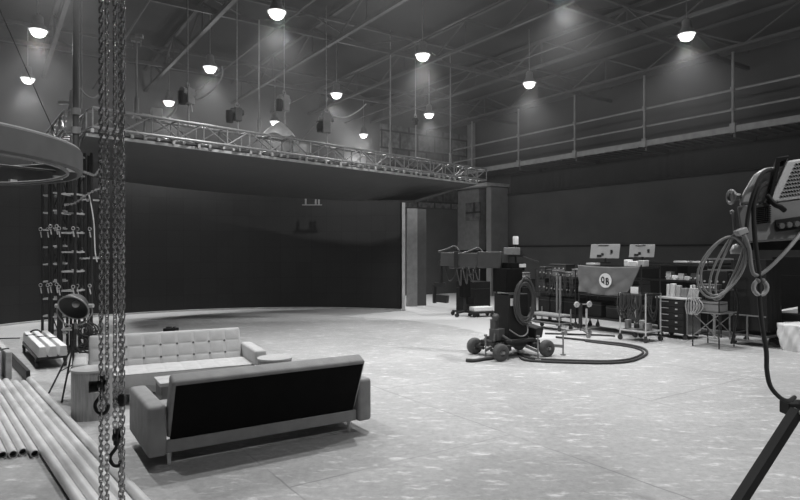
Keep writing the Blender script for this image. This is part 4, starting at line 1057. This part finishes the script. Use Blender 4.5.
MB().cyl((0, 0, .5), (0, 0, 1.75), .04, 16).cyl((0, 0, .9), (0, 0, 1.06), .06, 16).build('stand_column', 'blackm', hl, smooth=40)
apex = rel(at(797, 411, 3.6))
crown = MB().box((apex.x*.5, apex.y*.5, apex.z), (abs(apex.x)+.06, .1, .08)).build('leg_crown', 'black', hl, bevel=.008)
foot = apex + Vector((-.87, -.35, -apex.z+.03))
for v in (foot, Vector((.62, -.3, .03)), Vector((.5, .6, .03))):
    s0_ = apex if v is foot else Vector((v.x*.07, v.y*.07, apex.z))
    MB().bar(s0_, v, .055, .055).cyl(v+Vector((-.02, 0, .02)), v+Vector((.02, 0, .02)), .045, 12).build('leg', 'black', hl)
MB().cyl(apex+Vector((0, -.055, 0)), apex+Vector((0, .05, 0)), .014, 10).build('leg_bolt', 'silver', hl)
# cables of the lamp
cable('power_cable', [lp(768,170,-.03), lp(757,175,-.05), lp(748,192,-.06), lp(743,215,-.05), lp(741,234,-.05)], .011, 'rubber', 'black cable looped from lamp bracket down its left side')
cable('power_cable', [lp(762,184,-.04), lp(753,190,-.06), lp(748,205,-.06), lp(748,228,-.06), lp(751,250,-.05), lp(754,275,-.05), lp(754.5,300,-.05), lp(757,325,-.05), lp(761,350,-.05), lp(761.5,368,-.05), lp(765,384,-.05), lp(774,395,-.05), lp(786,400,-.02), lp(806,401.5,.1)], .0125, 'rubber', 'long black power cable hanging from lamp and curving right above floor')
cable('power_cable', [lp(758,276,.3), lp(763,290,.3), lp(768,310,.3), lp(764,335,.3), lp(760,352,.3)], .007, 'rubber', 'thin black cable hanging right of the grey ring')
mb = MB()
for k, (rx, ry, cx_, cy_) in enumerate(((20, 33, 719, 267), (18, 31, 721, 266), (12, 36, 727, 266), (8, 36, 730, 264))):
    pts = []
    for j in range(32):
        t_ = 2*PI*j/32; x = rx*math.cos(t_); y = ry*math.sin(t_); an = .5*(1-.12*k)
        xx = x*math.cos(an)-y*math.sin(an); yy = x*math.sin(an)+y*math.cos(an)
        q = lp(cx_+xx, cy_+yy, -.03+.012*k+.01*math.sin(3*t_)); pts.append(q)
    mb.tube(pts, .0062, 7, True)
o = mb.build('cable_coil', 'glove', smooth=180); tag(o, 'big loose coil of grey cable hanging left of the lamp head', 'cable')
q = lp(737, 232, -.04)
tag(MB().box((0, 0, 0), (.06, .05, .035), 0, 0, -.4).build('cable_tie', 'lgrey', bevel=.006), 'pale strap tying the big grey cable coil', 'strap').location = q
cable('power_cable', [lp(739,235,-.05), lp(744,248,-.05), lp(746,264,-.05), lp(749,274,-.05), lp(757,273,-.05), lp(770,262,-.05), lp(786,246,-.04), lp(812,222,.02)], .011, 'glove', 'grey cable sagging from the coil and rising right across the lamp')
rg = thing('cable_hanger', 'open grey ring hung around the black power cable', 'ring', lp(755, 287, -.05))
pts = [(.038*math.cos(t), 0, .04*math.sin(t)) for t in [PI*.62+2*PI*.88*j/24 for j in range(25)]]
MB().tube(pts, .0125, 10).build('ring', 'lgrey', rg, smooth=180)
MB().sphere(pts[0], .016).sphere(pts[-1], .016).build('end_knob', 'mgrey', rg, smooth=60)

# ------------------------------------------------------------------ camera, world, view
cam = bpy.data.cameras.new('camera'); co_ = bpy.data.objects.new('camera', cam); COL.objects.link(co_)
co_.location = (0, 0, H); co_.rotation_euler = (PI/2, 0, 0)
cam.sensor_fit = 'HORIZONTAL'; cam.sensor_width = 36; cam.lens = 36*F/800; cam.clip_start = .05; cam.clip_end = 200
sc.camera = co_
w = bpy.data.worlds.new('world'); sc.world = w; w.use_nodes = True
w.node_tree.nodes['Background'].inputs['Color'].default_value = (.02, .02, .02, 1)
nt = w.node_tree
vs_ = nt.nodes.new('ShaderNodeVolumeScatter'); vs_.inputs['Anisotropy'].default_value = .2     # haze denser towards the roof, added for lamp glow and lifted blacks
ge = nt.nodes.new('ShaderNodeNewGeometry'); sx_ = nt.nodes.new('ShaderNodeSeparateXYZ'); mr = nt.nodes.new('ShaderNodeMapRange')
mr.inputs['From Min'].default_value = 3.2; mr.inputs['From Max'].default_value = 6.2; mr.inputs['To Min'].default_value = .0008; mr.inputs['To Max'].default_value = .011
nt.links.new(ge.outputs['Position'], sx_.inputs[0]); nt.links.new(sx_.outputs['Z'], mr.inputs['Value']); nt.links.new(mr.outputs[0], vs_.inputs['Density'])
nt.links.new(vs_.outputs[0], nt.nodes['World Output'].inputs['Volume'])
w.cycles.volume_step_size = 2.0
sc.view_settings.view_transform = 'Standard'; sc.view_settings.look = 'None'; sc.view_settings.gamma = 1
sc.view_settings.use_curve_mapping = False; sc.view_settings.exposure = 0.0
